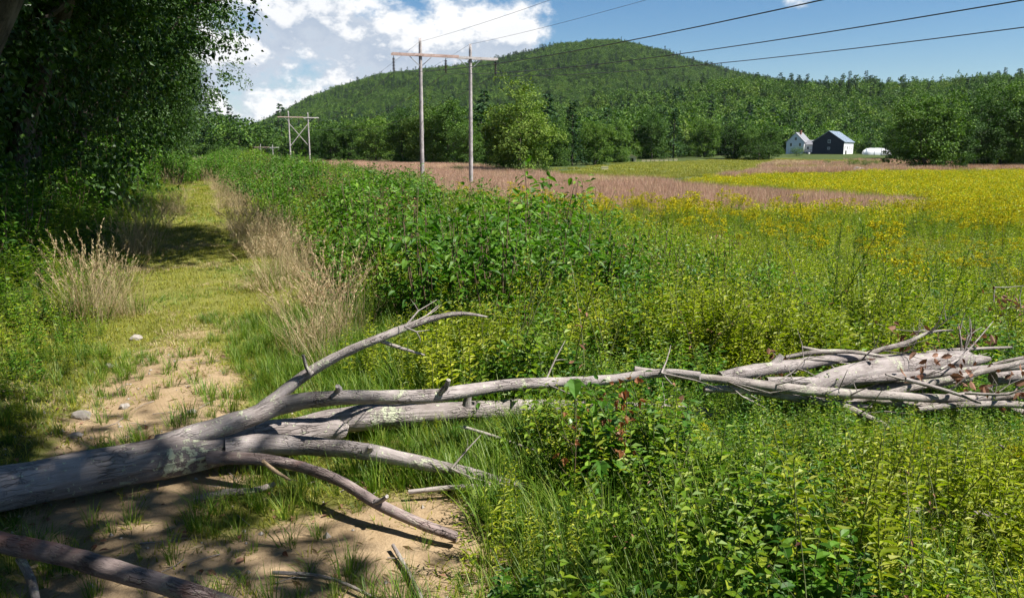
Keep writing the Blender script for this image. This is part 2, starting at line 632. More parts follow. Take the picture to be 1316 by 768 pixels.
M['arm'] = bark_mat('crossarm wood', (.38, .25, .21), (.56, .43, .38), scale=1.2, along=False)
M['paleArm'] = bark_mat('pale crossarm wood', (.42, .38, .36), (.60, .56, .54), scale=1.2, along=False)  # paler tone for one end of the crossarm
M['insul'] = plain('brown glazed insulator', (.035, .022, .022), 0.25)
M['wire'] = plain('wire', (.05, .05, .055), 0.5)
M['steel'] = plain('galvanised steel', (.35, .36, .37), 0.45, 0.8)
M['rust'] = plain('rusty iron', (.05, .035, .028), 0.9, 0.0, 0.4, 30)
M['white'] = plain('white painted boards', (.78, .78, .76), 0.6, 0, .05, 3)
M['shaded_white'] = plain('white boards with bluish shade', (.60, .66, .74), 0.6, 0, .05, 3)  # white paint on the walls away from the sun, bluish shade put into the colour
M['navy'] = plain('dark stained boards', (.024, .030, .050), 0.75, 0, .2, 4)
M['metal_roof'] = plain('blue grey metal roof', (.30, .36, .42), 0.4, 0.3, .08, 2)
M['shingle'] = plain('grey shingle roof', (.20, .20, .215), 0.85, 0, .2, 5)
M['glass'] = plain('window glass', (.02, .025, .03), 0.12, 0, .1)
M['tent'] = plain('white fabric', (.80, .80, .80), 0.6, 0, .04, 2)
M['cream'] = plain('cream boards', (.62, .54, .32), 0.7, 0, .1, 5)
M['dark'] = plain('dark interior', (.012, .012, .012), 0.9)
M['brick'] = plain('chimney brick', (.30, .13, .09), 0.9, 0, .25, 8)
M['rock'] = plain('pale rock', (.30, .265, .23), 0.9, 0, .35, 9, 0.6)
M['deck'] = plain('grey deck wood', (.17, .15, .14), 0.8, 0, .2, 6)


def ground_mat():
    m, t, b = new_mat('ground')
    a = N(t, 'ShaderNodeAttribute', attribute_name='gcol')
    dm = N(t, 'ShaderNodeAttribute', attribute_name='dirt')
    tc = N(t, 'ShaderNodeTexCoord')

    def nz(s, d, r=0.6):
        n = N(t, 'ShaderNodeTexNoise')
        n.inputs['Scale'].default_value = s
        n.inputs['Detail'].default_value = d
        n.inputs['Roughness'].default_value = r
        t.links.new(tc.outputs['Object'], n.inputs['Vector'])
        return n.outputs['Fac']
    n1, n2, n3 = nz(1.3, 6), nz(11, 6, 0.7), nz(70, 4, 0.7)
    f = math_node(t, 'MULTIPLY_ADD', n1, 0.5, math_node(t, 'MULTIPLY', n2, 0.5))
    k = math_node(t, 'MULTIPLY_ADD', f, 1.3, 0.35)
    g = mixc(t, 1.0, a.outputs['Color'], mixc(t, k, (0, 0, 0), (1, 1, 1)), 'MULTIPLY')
    sand = ramp(t, math_node(t, 'MULTIPLY_ADD', n3, 0.35, math_node(t, 'MULTIPLY', f, 0.75)), [(0.30, (.15, .10, .055)), (0.5, (.29, .205, .118)), (0.68, (.39, .285, .175)), (0.8, (.46, .37, .26))])
    # sand shows where the turf is worn away, with a ragged edge
    e = math_node(t, 'MULTIPLY_ADD', n2, 0.6, dm.outputs['Fac'])
    e = math_node(t, 'MULTIPLY_ADD', n1, 0.4, e)
    e = smooth(t, e, 0.82, 1.08)
    t.links.new(mixc(t, e, g, sand), b.inputs['Base Color'])
    b.inputs['Roughness'].default_value = 0.95
    b.inputs['Specular IOR Level'].default_value = 0.15
    bp = N(t, 'ShaderNodeBump')
    bp.inputs['Strength'].default_value = 0.6
    bp.inputs['Distance'].default_value = 0.03
    t.links.new(math_node(t, 'MULTIPLY_ADD', n3, 0.35, n2), bp.inputs['Height'])
    t.links.new(bp.outputs[0], b.inputs['Normal'])
    return m


M['ground'] = ground_mat()
M['hillsoil'] = plain('forest floor', (.030, .042, .016), 0.95, 0, .3, .02)

# ------------------------------------------------------------------ zones of the ground
def poly_mask(x, y, pts):
    x = np.asarray(x, float)
    y = np.asarray(y, float)
    ins = np.zeros(x.shape, bool)
    n = len(pts)
    for i in range(n):
        x1, y1 = pts[i]
        x2, y2 = pts[(i + 1) % n]
        c = ((y1 > y) != (y2 > y)) & (x < (x2 - x1) * (y - y1) / (y2 - y1 + 1e-12) + x1)
        ins ^= c
    return ins


def gpoly(pix, h):
    return [tuple(G(px, py, h)[:2]) for px, py in pix]


MEADOW = gpoly([(300, 208), (395, 206), (470, 205), (560, 207), (640, 213), (700, 222), (850, 227), (935, 236), (1060, 243), (1180, 249), (1186, 256), (1150, 263), (950, 264), (740, 264), (640, 262), (560, 252), (440, 236), (380, 226)], 0.7)
LAWN = gpoly([(690, 226), (760, 214), (800, 209), (925, 203), (1000, 203), (1060, 205), (1000, 219), (860, 227), (850, 228)], 0.15)
BROWN = gpoly([(960, 222), (1000, 206), (1060, 204), (1180, 206), (1316, 212), (1460, 214), (1460, 218), (1200, 219), (1020, 222), (870, 229)], 0.3)
GOLD = gpoly([(845, 229), (1020, 222), (1200, 218), (1600, 217), (1700, 285), (1316, 295), (1100, 285), (950, 272), (800, 268), (740, 263), (950, 262), (1150, 261), (1186, 254), (1060, 240), (940, 232)], 0.9)


def dirt_amount(x, y):
    u, v = uv(x, y)
    p = 0.80 * np.exp(-((v + 0.35) / 0.50) ** 2) * sstep(3.0, 4.2, u) * sstep(8.6, 6.0, u)
    p = p + 0.35 * np.exp(-((v + 0.75) / 0.28) ** 2) * sstep(8, 6, u) + 0.18 * np.exp(-((v + 0.2) / 0.4) ** 2) * sstep(40, 12, u)
    q = 0.95 * np.exp(-(((x + 0.65) / 0.75) ** 2 + ((y - 2.95) / 0.85) ** 2))
    q2 = 0.8 * np.exp(-(((x + 1.7) / 0.7) ** 2 + ((y - 2.6) / 1.0) ** 2))
    return np.clip(np.maximum(np.maximum(p, q), q2) + 0.20 * vnoise(x * 1.6, y * 1.6, 8) + .10 * vnoise(x * 4.1, y * 4.1, 9), 0, 1)


def build_ground():
    def axis(lo, hi, a, b, step, growth):
        c = list(np.arange(a, b, step))
        s, p = step, a
        left = []
        while p > lo:
            s *= growth
            p -= s
            left.append(p)
        s, p = step, c[-1]
        right = []
        while p < hi:
            s *= growth
            p += s
            right.append(p)
        return np.array(left[::-1] + c + right)
    X = axis(-6000, 6000, -7, 7, 0.09, 1.06)
    Y = axis(-6000, 7000, 1.2, 12, 0.09, 1.055)
    gx, gy = np.meshgrid(X, Y)
    z = ground_z(gx, gy)
    ny, nx = gx.shape
    idx = np.arange(nx * ny).reshape(ny, nx)
    Q = np.stack([idx[:-1, :-1], idx[:-1, 1:], idx[1:, 1:], idx[1:, :-1]], -1).reshape(-1, 4)
    mb = MB().add(np.stack([gx, gy, z], -1).reshape(-1, 3), Q, 0, True)
    me = mb.mesh('ground', M['ground'])
    x, y = gx.ravel(), gy.ravel()
    u, v = uv(x, y)
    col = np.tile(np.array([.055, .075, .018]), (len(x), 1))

    def put(mask, c):
        mk = np.asarray(mask, float)[:, None]
        col[:] = col * (1 - mk) + np.array(c) * mk
    d = np.hypot(x, y)
    put(poly_mask(x, y, GOLD), (.11, .12, .02))
    put(poly_mask(x, y, MEADOW), (.28, .19, .11))
    wx, wy = 3 * vnoise(x * .09, y * .09, 81), 3 * vnoise(x * .09, y * .09, 82)
    put(poly_mask(x + wx, y + wy, LAWN), (.135, .165, .04))
    put(poly_mask(x + wx, y + wy, BROWN), (.17, .16, .06))
    put(.5 * sstep(-.2, .9, vnoise(x * .05, y * .12, 83)) * poly_mask(x, y, LAWN), (.20, .19, .07))
    put(sstep(1.2, 0.75, np.abs(v + 0.05)) * (d < 400), (.17, .17, .04))
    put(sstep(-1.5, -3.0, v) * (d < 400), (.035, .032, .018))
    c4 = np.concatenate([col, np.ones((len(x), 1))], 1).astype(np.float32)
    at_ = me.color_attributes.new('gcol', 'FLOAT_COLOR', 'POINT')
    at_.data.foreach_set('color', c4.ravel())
    dd = me.attributes.new('dirt', 'FLOAT', 'POINT')
    dd.data.foreach_set('value', dirt_amount(x, y).astype(np.float32))
    o = obj('ground', me)
    tag(o, 'sandy path and meadow ground reaching to the hills', None, None, 'structure')


build_ground()

# ------------------------------------------------------------------ hills
RIDGE_X = np.array([-3200, -2400, -1500, -1000, -736, -640, -516, -316, -116, 124, 264, 384, 484, 584, 900, 1500, 2600, 4000], float)
RIDGE_H = np.array([10, 10, 10, 12, 26, 72, 126, 182, 206, 256, 266, 240, 208, 180, 150, 120, 110, 90], float)


def mountain_z(x, y):
    prof = np.interp(x * 2050 / np.clip(y, 900, 2050), RIDGE_X, RIDGE_H) + 3 * vnoise(x * 0.006, y * 0.006, 12)
    t = sstep(620, 2050, y + 60 * vnoise(x * 0.0028, y * 0.001, 13))
    t = 0.35 * np.clip((y - 620) / 1430, 0, 1) + 0.65 * t
    back = sstep(4200, 2050, y)
    gul = 9 * vnoise(x * 0.007, y * 0.0025, 14) * t * (1 - sstep(1700, 2050, y))
    return prof * np.where(y < 2050, t, back) + gul - 6


NEAR_X = np.array([-900, -500, -300, -120, 0, 114, 234, 300, 378, 450, 526, 700, 1100, 2000], float)
NEAR_H = np.array([0, 3, 8, 18, 29, 46, 63, 62, 58, 61, 68, 80, 90, 80], float)


def ridge_z(x, y):
    prof = np.interp(x * 820 / np.clip(y, 420, 820), NEAR_X, NEAR_H) + 2 * vnoise(x * 0.012, y * 0.01, 22)
    t = sstep(330, 820, y)
    t = 0.45 * np.clip((y - 330) / 490, 0, 1) + 0.55 * t
    back = sstep(1500, 820, y)
    gul = 3.5 * vnoise(x * 0.02, y * 0.008, 23) * np.clip(t * 2, 0, 1)
    return prof * np.where(y < 820, t, back) + gul * sstep(-350, 0, x) - 3.5 + FIELD


def build_hill(name, fn, x0, x1, y0, y1, step, label):
    X = np.arange(x0, x1, step)
    Y = np.arange(y0, y1, step)
    gx, gy = np.meshgrid(X, Y)
    z = fn(gx, gy)
    ny, nx = gx.shape
    idx = np.arange(nx * ny).reshape(ny, nx)
    Q = np.stack([idx[:-1, :-1], idx[:-1, 1:], idx[1:, 1:], idx[1:, :-1]], -1).reshape(-1, 4)
    o = obj(name, MB().add(np.stack([gx, gy, z], -1).reshape(-1, 3), Q, 0, True).mesh(name, M['hillsoil']))
    tag(o, label, None, None, 'structure')


build_hill('mountain', mountain_z, -3200, 4000, 600, 4300, 30, 'long wooded mountain with a rounded summit')
build_hill('low_hill', ridge_z, -900, 2000, 320, 1520, 12, 'low wooded ridge behind the farm')

# ------------------------------------------------------------------ tree prototypes
def broadleaf(seed, H, tr, base, rx, nclump, per, leaf, mats, tpl=LEAF4, clump=1.0, top=1.0, limbs=12, fill=0.45, droop=-0.25, lw=0.6, rag=1.0, shift=0.0):
    """trunk with limbs, and a crown of leaf clumps with gaps; returns (trunk MB, crown MB)"""
    rs = np.random.RandomState(seed)
    tk, cr = MB(), MB()
    hh = H * 0.80
    k = 7
    tp = np.stack([np.cumsum(rs.normal(0, H * 0.008, k)), np.cumsum(rs.normal(0, H * 0.008, k)), np.linspace(-0.3, hh, k)], 1)
    tp[0, :2] = 0
    trr = tr * np.linspace(1.15, 0.22, k)
    tk.tube(tp, trr, 9, 0, 0.05, seed, 0.05, res=H / 22)
    cz, rz = (base + H) / 2, (H - base) / 2
    ph = rs.uniform(0, 6.28, 6)

    def shape(dv):
        az = np.arctan2(dv[:, 1], dv[:, 0])
        el = dv[:, 2]
        q = 1 + rag * (0.16 * np.sin(2 * az + ph[0]) + 0.13 * np.sin(3 * az + 2 * el + ph[1]) + 0.12 * np.sin(5 * az - 4 * el + ph[2]) + 0.10 * np.sin(7 * el + ph[3]))
        return q * np.where(el > 0, top, 1.0)
    cen = []
    for i in range(limbs):
        zf = rs.uniform(0.0, 0.95)
        lo = max(base, .8) * 0.75
        z0 = lo + (hh - lo) * zf
        j = np.array([np.interp(z0, tp[:, 2], tp[:, 0]), np.interp(z0, tp[:, 2], tp[:, 1]), z0])
        az = i * 2.4 + rs.uniform(-.4, .4)
        dv = unit(np.array([[math.cos(az), math.sin(az), rs.uniform(-0.1, 0.9) * (0.4 + zf)]]))
        e = np.array([0, 0, cz]) + dv[0] * np.array([rx, rx, rz]) * shape(dv)[0] * rs.uniform(.72, .95)
        e[2] = max(e[2], z0 * 0.85)
        mid = (j + e) / 2 + np.array([0, 0, -0.06 * H]) * rs.uniform(-.4, 1) + rs.normal(0, .25, 3) * rx * .1
        r0 = np.interp(z0, tp[:, 2], trr) * 0.5
        tk.tube(np.array([j, mid, e]), np.array([r0, r0 * .6, r0 * .15]), 6, 0, res=H / 14)
        for q in range(4):
            tt = rs.uniform(.35, 1)
            p = (1 - tt) ** 2 * j + 2 * tt * (1 - tt) * mid + tt * tt * e
            s = p + rs.normal(0, 1, 3) * np.array([.28, .28, .2]) * rx
            tk.tube(np.array([p, (p + s) / 2 + rs.normal(0, .1, 3), s]), np.array([r0 * .3, r0 * .2, r0 * .08]), 4, 0)
            cen.append(s)
        cen.append(e)
    n2 = max(nclump - len(cen), 4)
    dv = unit(rs.normal(0, 1, (n2, 3)))
    rad = rs.uniform(fill ** 3, 1, n2) ** (1 / 3) * shape(dv)
    p = dv * rad[:, None] * np.array([rx, rx, rz]) + np.array([0, 0, cz])
    p[:, 2] = np.maximum(p[:, 2], max(base * 0.6, .35))
    cen = np.vstack([np.array(cen), p])
    cs = clump * rs.uniform(.55, 1.25, len(cen))
    C = np.repeat(cen, per, 0)
    S = np.repeat(cs, per)
    o = np.clip(rs.normal(0, 1, (len(C), 3)), -1.5, 1.5) * np.array([.55, .55, .36])
    P = C + o * S[:, None]
    P[:, 2] = np.maximum(P[:, 2], 0.1)
    outw = unit(P - np.array([0, 0, cz]))
    D = unit(outw * .5 + rs.normal(0, .6, P.shape) + np.array([0, 0, droop]))
    U = unit(np.array([0, 0, .9]) + outw * .5 + rs.normal(0, .55, P.shape))
    L = leaf * rs.uniform(.65, 1.3, len(P))
    stamp(cr, tpl, P, D, U, L, L * lw)
    if shift:                                   # the whole tree arches over to one side
        for part in (tk, cr):
            for v in part.v:
                v[:, 0] += shift * (np.maximum(v[:, 2], 0) / H) ** 2
    return tk, cr


def conifer(seed, H, rx, base, whorls, per, card):
    rs = np.random.RandomState(seed)
    tk, cr = MB(), MB()
    tk.tube(np.array([[0, 0, -.3], [0, 0, H * .5], [0, 0, H * .98]]), np.array([H * .016, H * .010, H * .002]), 7)
    Ps, Ds, Ls = [], [], []
    for w in range(whorls):
        t = w / (whorls - 1)
        z = base + (H * .99 - base) * t
        r = rx * (1 - t) ** 0.8 * rs.uniform(.75, 1.2) + rx * .06
        nb = 6
        for b in range(nb):
            az = rs.uniform(0, 6.28)
            n = max(3, int(per * (1 - t * .6)))
            s = rs.uniform(.15, 1, n)
            rr = r * rs.uniform(.7, 1.1)
            p = np.stack([np.cos(az) * rr * s, np.sin(az) * rr * s, z - 0.22 * rr * s ** 1.5 + .05 * rr * rs.normal(0, 1, n)], 1) + rs.normal(0, .05 * rr + .1, (n, 3))
            Ps.append(p)
            a2 = az + rs.normal(0, .6, n)
            Ds.append(np.stack([np.cos(a2), np.sin(a2), rs.uniform(-.5, .2, n)], 1))
    P, D = np.vstack(Ps), np.vstack(Ds)
    U = np.array([0, 0, 1.0]) + rs.normal(0, .35, P.shape)
    L = card * rs.uniform(.7, 1.3, len(P))
    stamp(cr, LEAF4, P, D, U, L, L * .55)
    return tk, cr


def joined(name, parts, mats):
    """trunk and crown in one mesh, for trees too far away to show parts"""
    mb = MB()
    for i, p in enumerate(parts):
        for v in p.v:
            mb.v.append(v)
        for l, t, f in zip(p.l, p.t, p.s):
            mb.l.append(l + mb.n)
            mb.t.append(t)
            mb.m.append(np.full(len(t), i))
            mb.s.append(f)
        mb.n += p.n
    return mb.mesh(name, mats)


def proto(name, mesh):
    return bpy.data.objects.new(name, mesh)


def pair(name, tc, lm):
    return [('trunk', tc[0].mesh(name + '_trunk', M['bark'])), ('crown', tc[1].mesh(name + '_crown', lm))]


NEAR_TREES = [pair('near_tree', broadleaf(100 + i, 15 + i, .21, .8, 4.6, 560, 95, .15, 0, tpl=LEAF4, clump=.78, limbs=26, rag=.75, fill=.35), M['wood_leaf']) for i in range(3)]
MID_TREES = [pair('mid_tree', broadleaf(200 + i, 13, .2, -2.2, 4.2 + .4 * (i % 3), 250, 62, .30, 0, clump=.95, limbs=16, lw=.7, fill=.3), M['far_leaf'] if i != 2 else M['light_leaf']) for i in range(4)]
MID_CON = [pair('mid_conifer', conifer(230 + i, 17, 3.6, 1.5, 26, 16, .75), M['conifer']) for i in range(2)]
FAR = []
for i in range(5):
    tc = broadleaf(300 + i, 13, .2, 1.5, 4.8, 70, 11, .95, 0, clump=1.35, limbs=5, lw=.8)
    FAR.append(proto('forest_tree', joined('forest_tree', tc, [M['bark'], M['light_leaf'] if i == 3 else M['far_leaf']])))
for i in range(2):
    tc = conifer(330 + i, 17, 3.0, 1.5, 16, 7, 1.3)
    FAR.append(proto('forest_conifer', joined('forest_conifer', tc, [M['bark'], M['conifer']])))

# ------------------------------------------------------------------ scattered growth that nobody could count
def scatter(name, protos, pts, rotz, scale, idx, label, tilt=None):
    """one 'stuff' object: copies of the prototypes instanced on its points"""
    c = bpy.data.collections.new(name + '_kinds')
    for k, p in enumerate(protos):
        p.name = '%s_kind_%02d' % (name, k)
        c.objects.link(p)
    me = bpy.data.meshes.new(name)
    pts = np.asarray(pts, np.float32)
    n = len(pts)
    me.vertices.add(n)
    me.vertices.foreach_set('co', pts.ravel())
    rot = np.zeros((n, 3), np.float32)
    rot[:, 2] = rotz
    if tilt is not None:
        rot[:, :2] = tilt
    a = me.attributes.new('rot', 'FLOAT_VECTOR', 'POINT')
    a.data.foreach_set('vector', rot.ravel())
    sc = np.asarray(scale, np.float32)
    if sc.ndim == 1:
        sc = np.repeat(sc[:, None], 3, 1)
    a = me.attributes.new('scl', 'FLOAT_VECTOR', 'POINT')
    a.data.foreach_set('vector', np.ascontiguousarray(sc).ravel())
    a = me.attributes.new('kin', 'INT', 'POINT')
    a.data.foreach_set('value', np.asarray(idx, np.int32))
    me.update()
    o = obj(name, me)
    g = bpy.data.node_groups.new(name, 'GeometryNodeTree')
    g.interface.new_socket('Geometry', in_out='INPUT', socket_type='NodeSocketGeometry')
    g.interface.new_socket('Geometry', in_out='OUTPUT', socket_type='NodeSocketGeometry')
    gi, go = g.nodes.new('NodeGroupInput'), g.nodes.new('NodeGroupOutput')
    ci = g.nodes.new('GeometryNodeCollectionInfo')
    ci.inputs['Collection'].default_value = c
    ci.inputs['Separate Children'].default_value = True
    ci.inputs['Reset Children'].default_value = True
    ip = g.nodes.new('GeometryNodeInstanceOnPoints')
    ip.inputs['Pick Instance'].default_value = True

    def named(nm, ty):
        q = g.nodes.new('GeometryNodeInputNamedAttribute')
        q.data_type = ty
        q.inputs['Name'].default_value = nm
        return q.outputs[0]
    g.links.new(gi.outputs[0], ip.inputs['Points'])
    g.links.new(ci.outputs[0], ip.inputs['Instance'])
    g.links.new(named('kin', 'INT'), ip.inputs['Instance Index'])
    e = g.nodes.new('FunctionNodeEulerToRotation')
    g.links.new(named('rot', 'FLOAT_VECTOR'), e.inputs[0])
    g.links.new(e.outputs[0], ip.inputs['Rotation'])
    g.links.new(named('scl', 'FLOAT_VECTOR'), ip.inputs['Scale'])
    g.links.new(ip.outputs[0], go.inputs[0])
    md = o.modifiers.new('scatter', 'NODES')
    md.node_group = g
    tag(o, label, None, None, 'stuff')
    return o


def jgrid(x0, x1, y0, y1, s, seed):
    rs = np.random.RandomState(seed)
    X, Y = np.meshgrid(np.arange(x0, x1, s), np.arange(y0, y1, s))
    X = X + rs.uniform(-.5, .5, X.shape) * s
    Y = Y + rs.uniform(-.5, .5, Y.shape) * s
    return X.ravel(), Y.ravel()


def in_view(x, y, margin=0.12, pad=1.5):
    """a generous wedge of ground around what can be seen"""
    return (np.abs(x) < (0.658 + margin) * y + pad) & (y > 0.5)


def pick(rs, n, w):
    return rs.choice(len(w), n, p=np.asarray(w, float) / sum(w))


EDGE = ([-.5, -.42, -.30, -.20, -.1, -.03, .03, .10, .2, .33, .36, .5, .54, .58, .75], [330, 280, 235, 215, 205, 195, 185, 205, 280, 330, 340, 340, 250, 195, 190])


def forest():
    rs = np.random.RandomState(7)
    P, S, I = [], [], []
    # the mountain side
    x, y = jgrid(-1900, 1900, 640, 2120, 8.2, 1)
    k = in_view(x, y, .12, 60)
    x, y = x[k], y[k]
    z = mountain_z(x, y)
    k = z > np.where((x > -900) & (x < 2000) & (y < 1520), ridge_z(x, y), -5) - 1
    x, y, z = x[k], y[k], z[k]
    con = sstep(-.2, .5, vnoise(x * .006, y * .006, 31)) * .30 + .04
    P.append(np.stack([x, y, z - .5], 1))
    I.append(np.where(rs.rand(len(x)) < con, rs.randint(5, 7, len(x)), rs.choice([0, 1, 2, 3, 4], len(x), p=[.24, .24, .24, .08, .20])))
    S.append(rs.uniform(.6, 1.1, len(x)) * (1 + .2 * vnoise(x * .02, y * .02, 34)))
    # the low ridge
    x, y = jgrid(-620, 1000, 322, 880, 7.6, 2)
    k = in_view(x, y, .12, 40)
    x, y = x[k], y[k]
    z = np.maximum(ridge_z(x, y), ground_z(x, y))
    con = sstep(.1, .8, vnoise(x * .014, y * .014, 32)) * .30 + .03 + .12 * sstep(760, 830, y)
    P.append(np.stack([x, y, z - .5], 1))
    I.append(np.where(rs.rand(len(x)) < con, rs.randint(5, 7, len(x)), rs.choice([0, 1, 2, 3, 4], len(x), p=[.20, .20, .2, .22, .18])))
    S.append(rs.uniform(.6, 1.25, len(x)) * (1 + .2 * vnoise(x * .03, y * .03, 35)))
    # flat woodland between the field and the hills
    x, y = jgrid(-560, 420, 170, 700, 7.0, 3)
    u, v = uv(x, y)
    edge = np.interp(x / y, EDGE[0], EDGE[1])
    line = (v > 12) & (v < 62)                 # the cleared strip under the power line
    k = in_view(x, y, .12, 30) & (y > edge + 5) & ~(line & (y < 620)) & ~((x > -330) & (y > 330) & (x > -120)) & (ridge_z(x, y) < ground_z(x, y) + 6)
    x, y = x[k], y[k]
    P.append(np.stack([x, y, ground_z(x, y) - .3], 1))
    con = sstep(0, .7, vnoise(x * .02, y * .02, 33)) * .6 + .1
    I.append(np.where(rs.rand(len(x)) < con, rs.randint(5, 7, len(x)), rs.choice([0, 1, 2, 3, 4], len(x), p=[.24, .24, .24, .08, .20])))
    S.append(rs.uniform(.65, 1.05, len(x)))
    # scrub at the foot of the wood, all along its edge
    x, y = jgrid(-330, 420, 150, 400, 3.0, 4)
    u, v = uv(x, y)
    e = np.interp(x / y, EDGE[0], EDGE[1])
    k = in_view(x, y, .12, 10) & (y > e - 7) & (y < e + 9) & ~((v > 12) & (v < 62)) & (rs.rand(len(x)) < .8) & ~((x > 70) & (x < 165) & (y > 240) & (y < 315))
    x, y = x[k], y[k]
    P.append(np.stack([x, y, ground_z(x, y) - .4], 1))
    I.append(rs.choice([0, 1, 2, 3, 4], len(x)))
    S.append(rs.uniform(.18, .45, len(x)))
    P, S, I = np.vstack(P), np.concatenate(S), np.concatenate(I)
    sx = S[:, None] * np.stack([rs.uniform(.85, 1.2, len(S))] * 2 + [rs.uniform(.85, 1.2, len(S))], 1)
    scatter('forest', FAR, P, rs.uniform(0, 6.28, len(P)), sx, I, 'dense mixed forest covering the mountain and the ridge')


forest()

# ------------------------------------------------------------------ the wood beside the path
def gz(x, y):
    return float(ground_z(x, y))


def wood_edge():
    # u along the path, v across it, scale, kind, lean towards the path, label
    rows = [
        (6.0, -6.6, 1.0, 0, .0, 'dark broadleaf tree behind the tall dry grass tuft'),
        (10.5, -6.2, 1.0, 1, .03, 'deeply shaded tree at the edge of the wood, second beyond the dry grass tuft'),
        (15.0, -5.8, 1.0, 2, .05, 'shaded tree with a few pale sunlit leaves low on its side'),
        (20.0, -5.0, 1.0, 0, .14, 'tall tree over the shadow streaks on the grassy path'),
        (26.5, -4.9, 1.0, 1, .15, 'leaning broadleaf tree whose sunlit crown reaches out over the path'),
        (34.0, -4.4, .95, 2, .14, 'sunlit green tree half way along the path, below the leaning crown'),
        (43.0, -4.2, .95, 0, .12, 'rounded tree with its bright crown edge against the clouds'),
        (54.0, -4.0, .85, 1, .10, 'smaller tree beside the far end of the grassy path'),
        (68.0, -3.8, .8, 2, .06, 'low tree just before the path vanishes'),
        (86.0, -3.2, .7, 0, .04, 'farthest tree of the wood edge where the path ends'),
    ]
    for i, r in enumerate(rows):
        u, v, s, k, lean, lab = r[:6]
        x, y = xy(u, v)
        rs = random.Random(i * 7 + 3)
        # lean about the path direction: the crown moves towards the field
        plant('woodland_tree', NEAR_TREES[k], (x, y, gz(x, y) - .1), lab, 'tree', 'trees at the wood edge', rs.uniform(0, 6.28) if lean < .12 else 0.6 * i, s,
              lean=(0.363 * -lean, 0.932 * lean))
    # taller trees arch over the path; their shade falls on the butt of the trunk and on the wood
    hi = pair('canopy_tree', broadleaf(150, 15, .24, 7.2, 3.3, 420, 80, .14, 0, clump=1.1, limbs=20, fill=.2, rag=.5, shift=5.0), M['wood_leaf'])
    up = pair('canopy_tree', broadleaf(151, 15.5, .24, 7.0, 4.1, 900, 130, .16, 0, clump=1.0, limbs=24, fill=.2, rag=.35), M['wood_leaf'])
    for i, (pr, x, y, ln, sc, lab) in enumerate(((up, 0.9, -2.6, (-.12, -.03), 1.0, 'tall tree behind the viewer, shading the butt of the fallen trunk'), (up, 1.05, -1.7, (-.12, -.03), .78, 'added unseen copy of the tree behind the viewer, deepening its shade'), (hi, -8.2, 5.6, (0, .22), 1.0, 'tall arching tree behind the large tuft of dry grass'),  # the smaller one is an unseen copy, added to make the shade solid
                                                 (hi, -9.4, 12.2, (0, .36), 1.05, 'tall arching tree whose crown bridges the path'), (hi, -12.6, 19.5, (0, .26), 1.1, 'tall arching tree beyond the one that bridges the path'))):
        plant('canopy_tree', pr, (x, y, gz(x, y) - .1), lab, 'tree', 'trees at the wood edge', 0, sc, lean=ln)
    # the trees standing behind them can no longer be told apart
    rs = np.random.RandomState(44)
    P = []
    for u in np.arange(-8, 120, 5.2):
        for v in (-10.0, -15.5, -22, -30):
            uu, vv = u + rs.uniform(-1.5, 1.5), v + rs.uniform(-1.3, 1.3)
            if v < -20 and u < 0:
                continue
            x, y = xy(uu, vv)
            P.append((x, y, gz(x, y) - .2))
    P = np.array(P)
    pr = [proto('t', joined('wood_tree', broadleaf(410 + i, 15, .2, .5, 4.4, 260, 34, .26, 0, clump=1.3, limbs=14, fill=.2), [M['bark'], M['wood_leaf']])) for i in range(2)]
    scatter('woods', pr, P, rs.uniform(0, 6.28, len(P)), rs.uniform(.85, 1.15, len(P)), rs.randint(0, 2, len(P)), 'dark woodland filling the shade beside the path')


wood_edge()


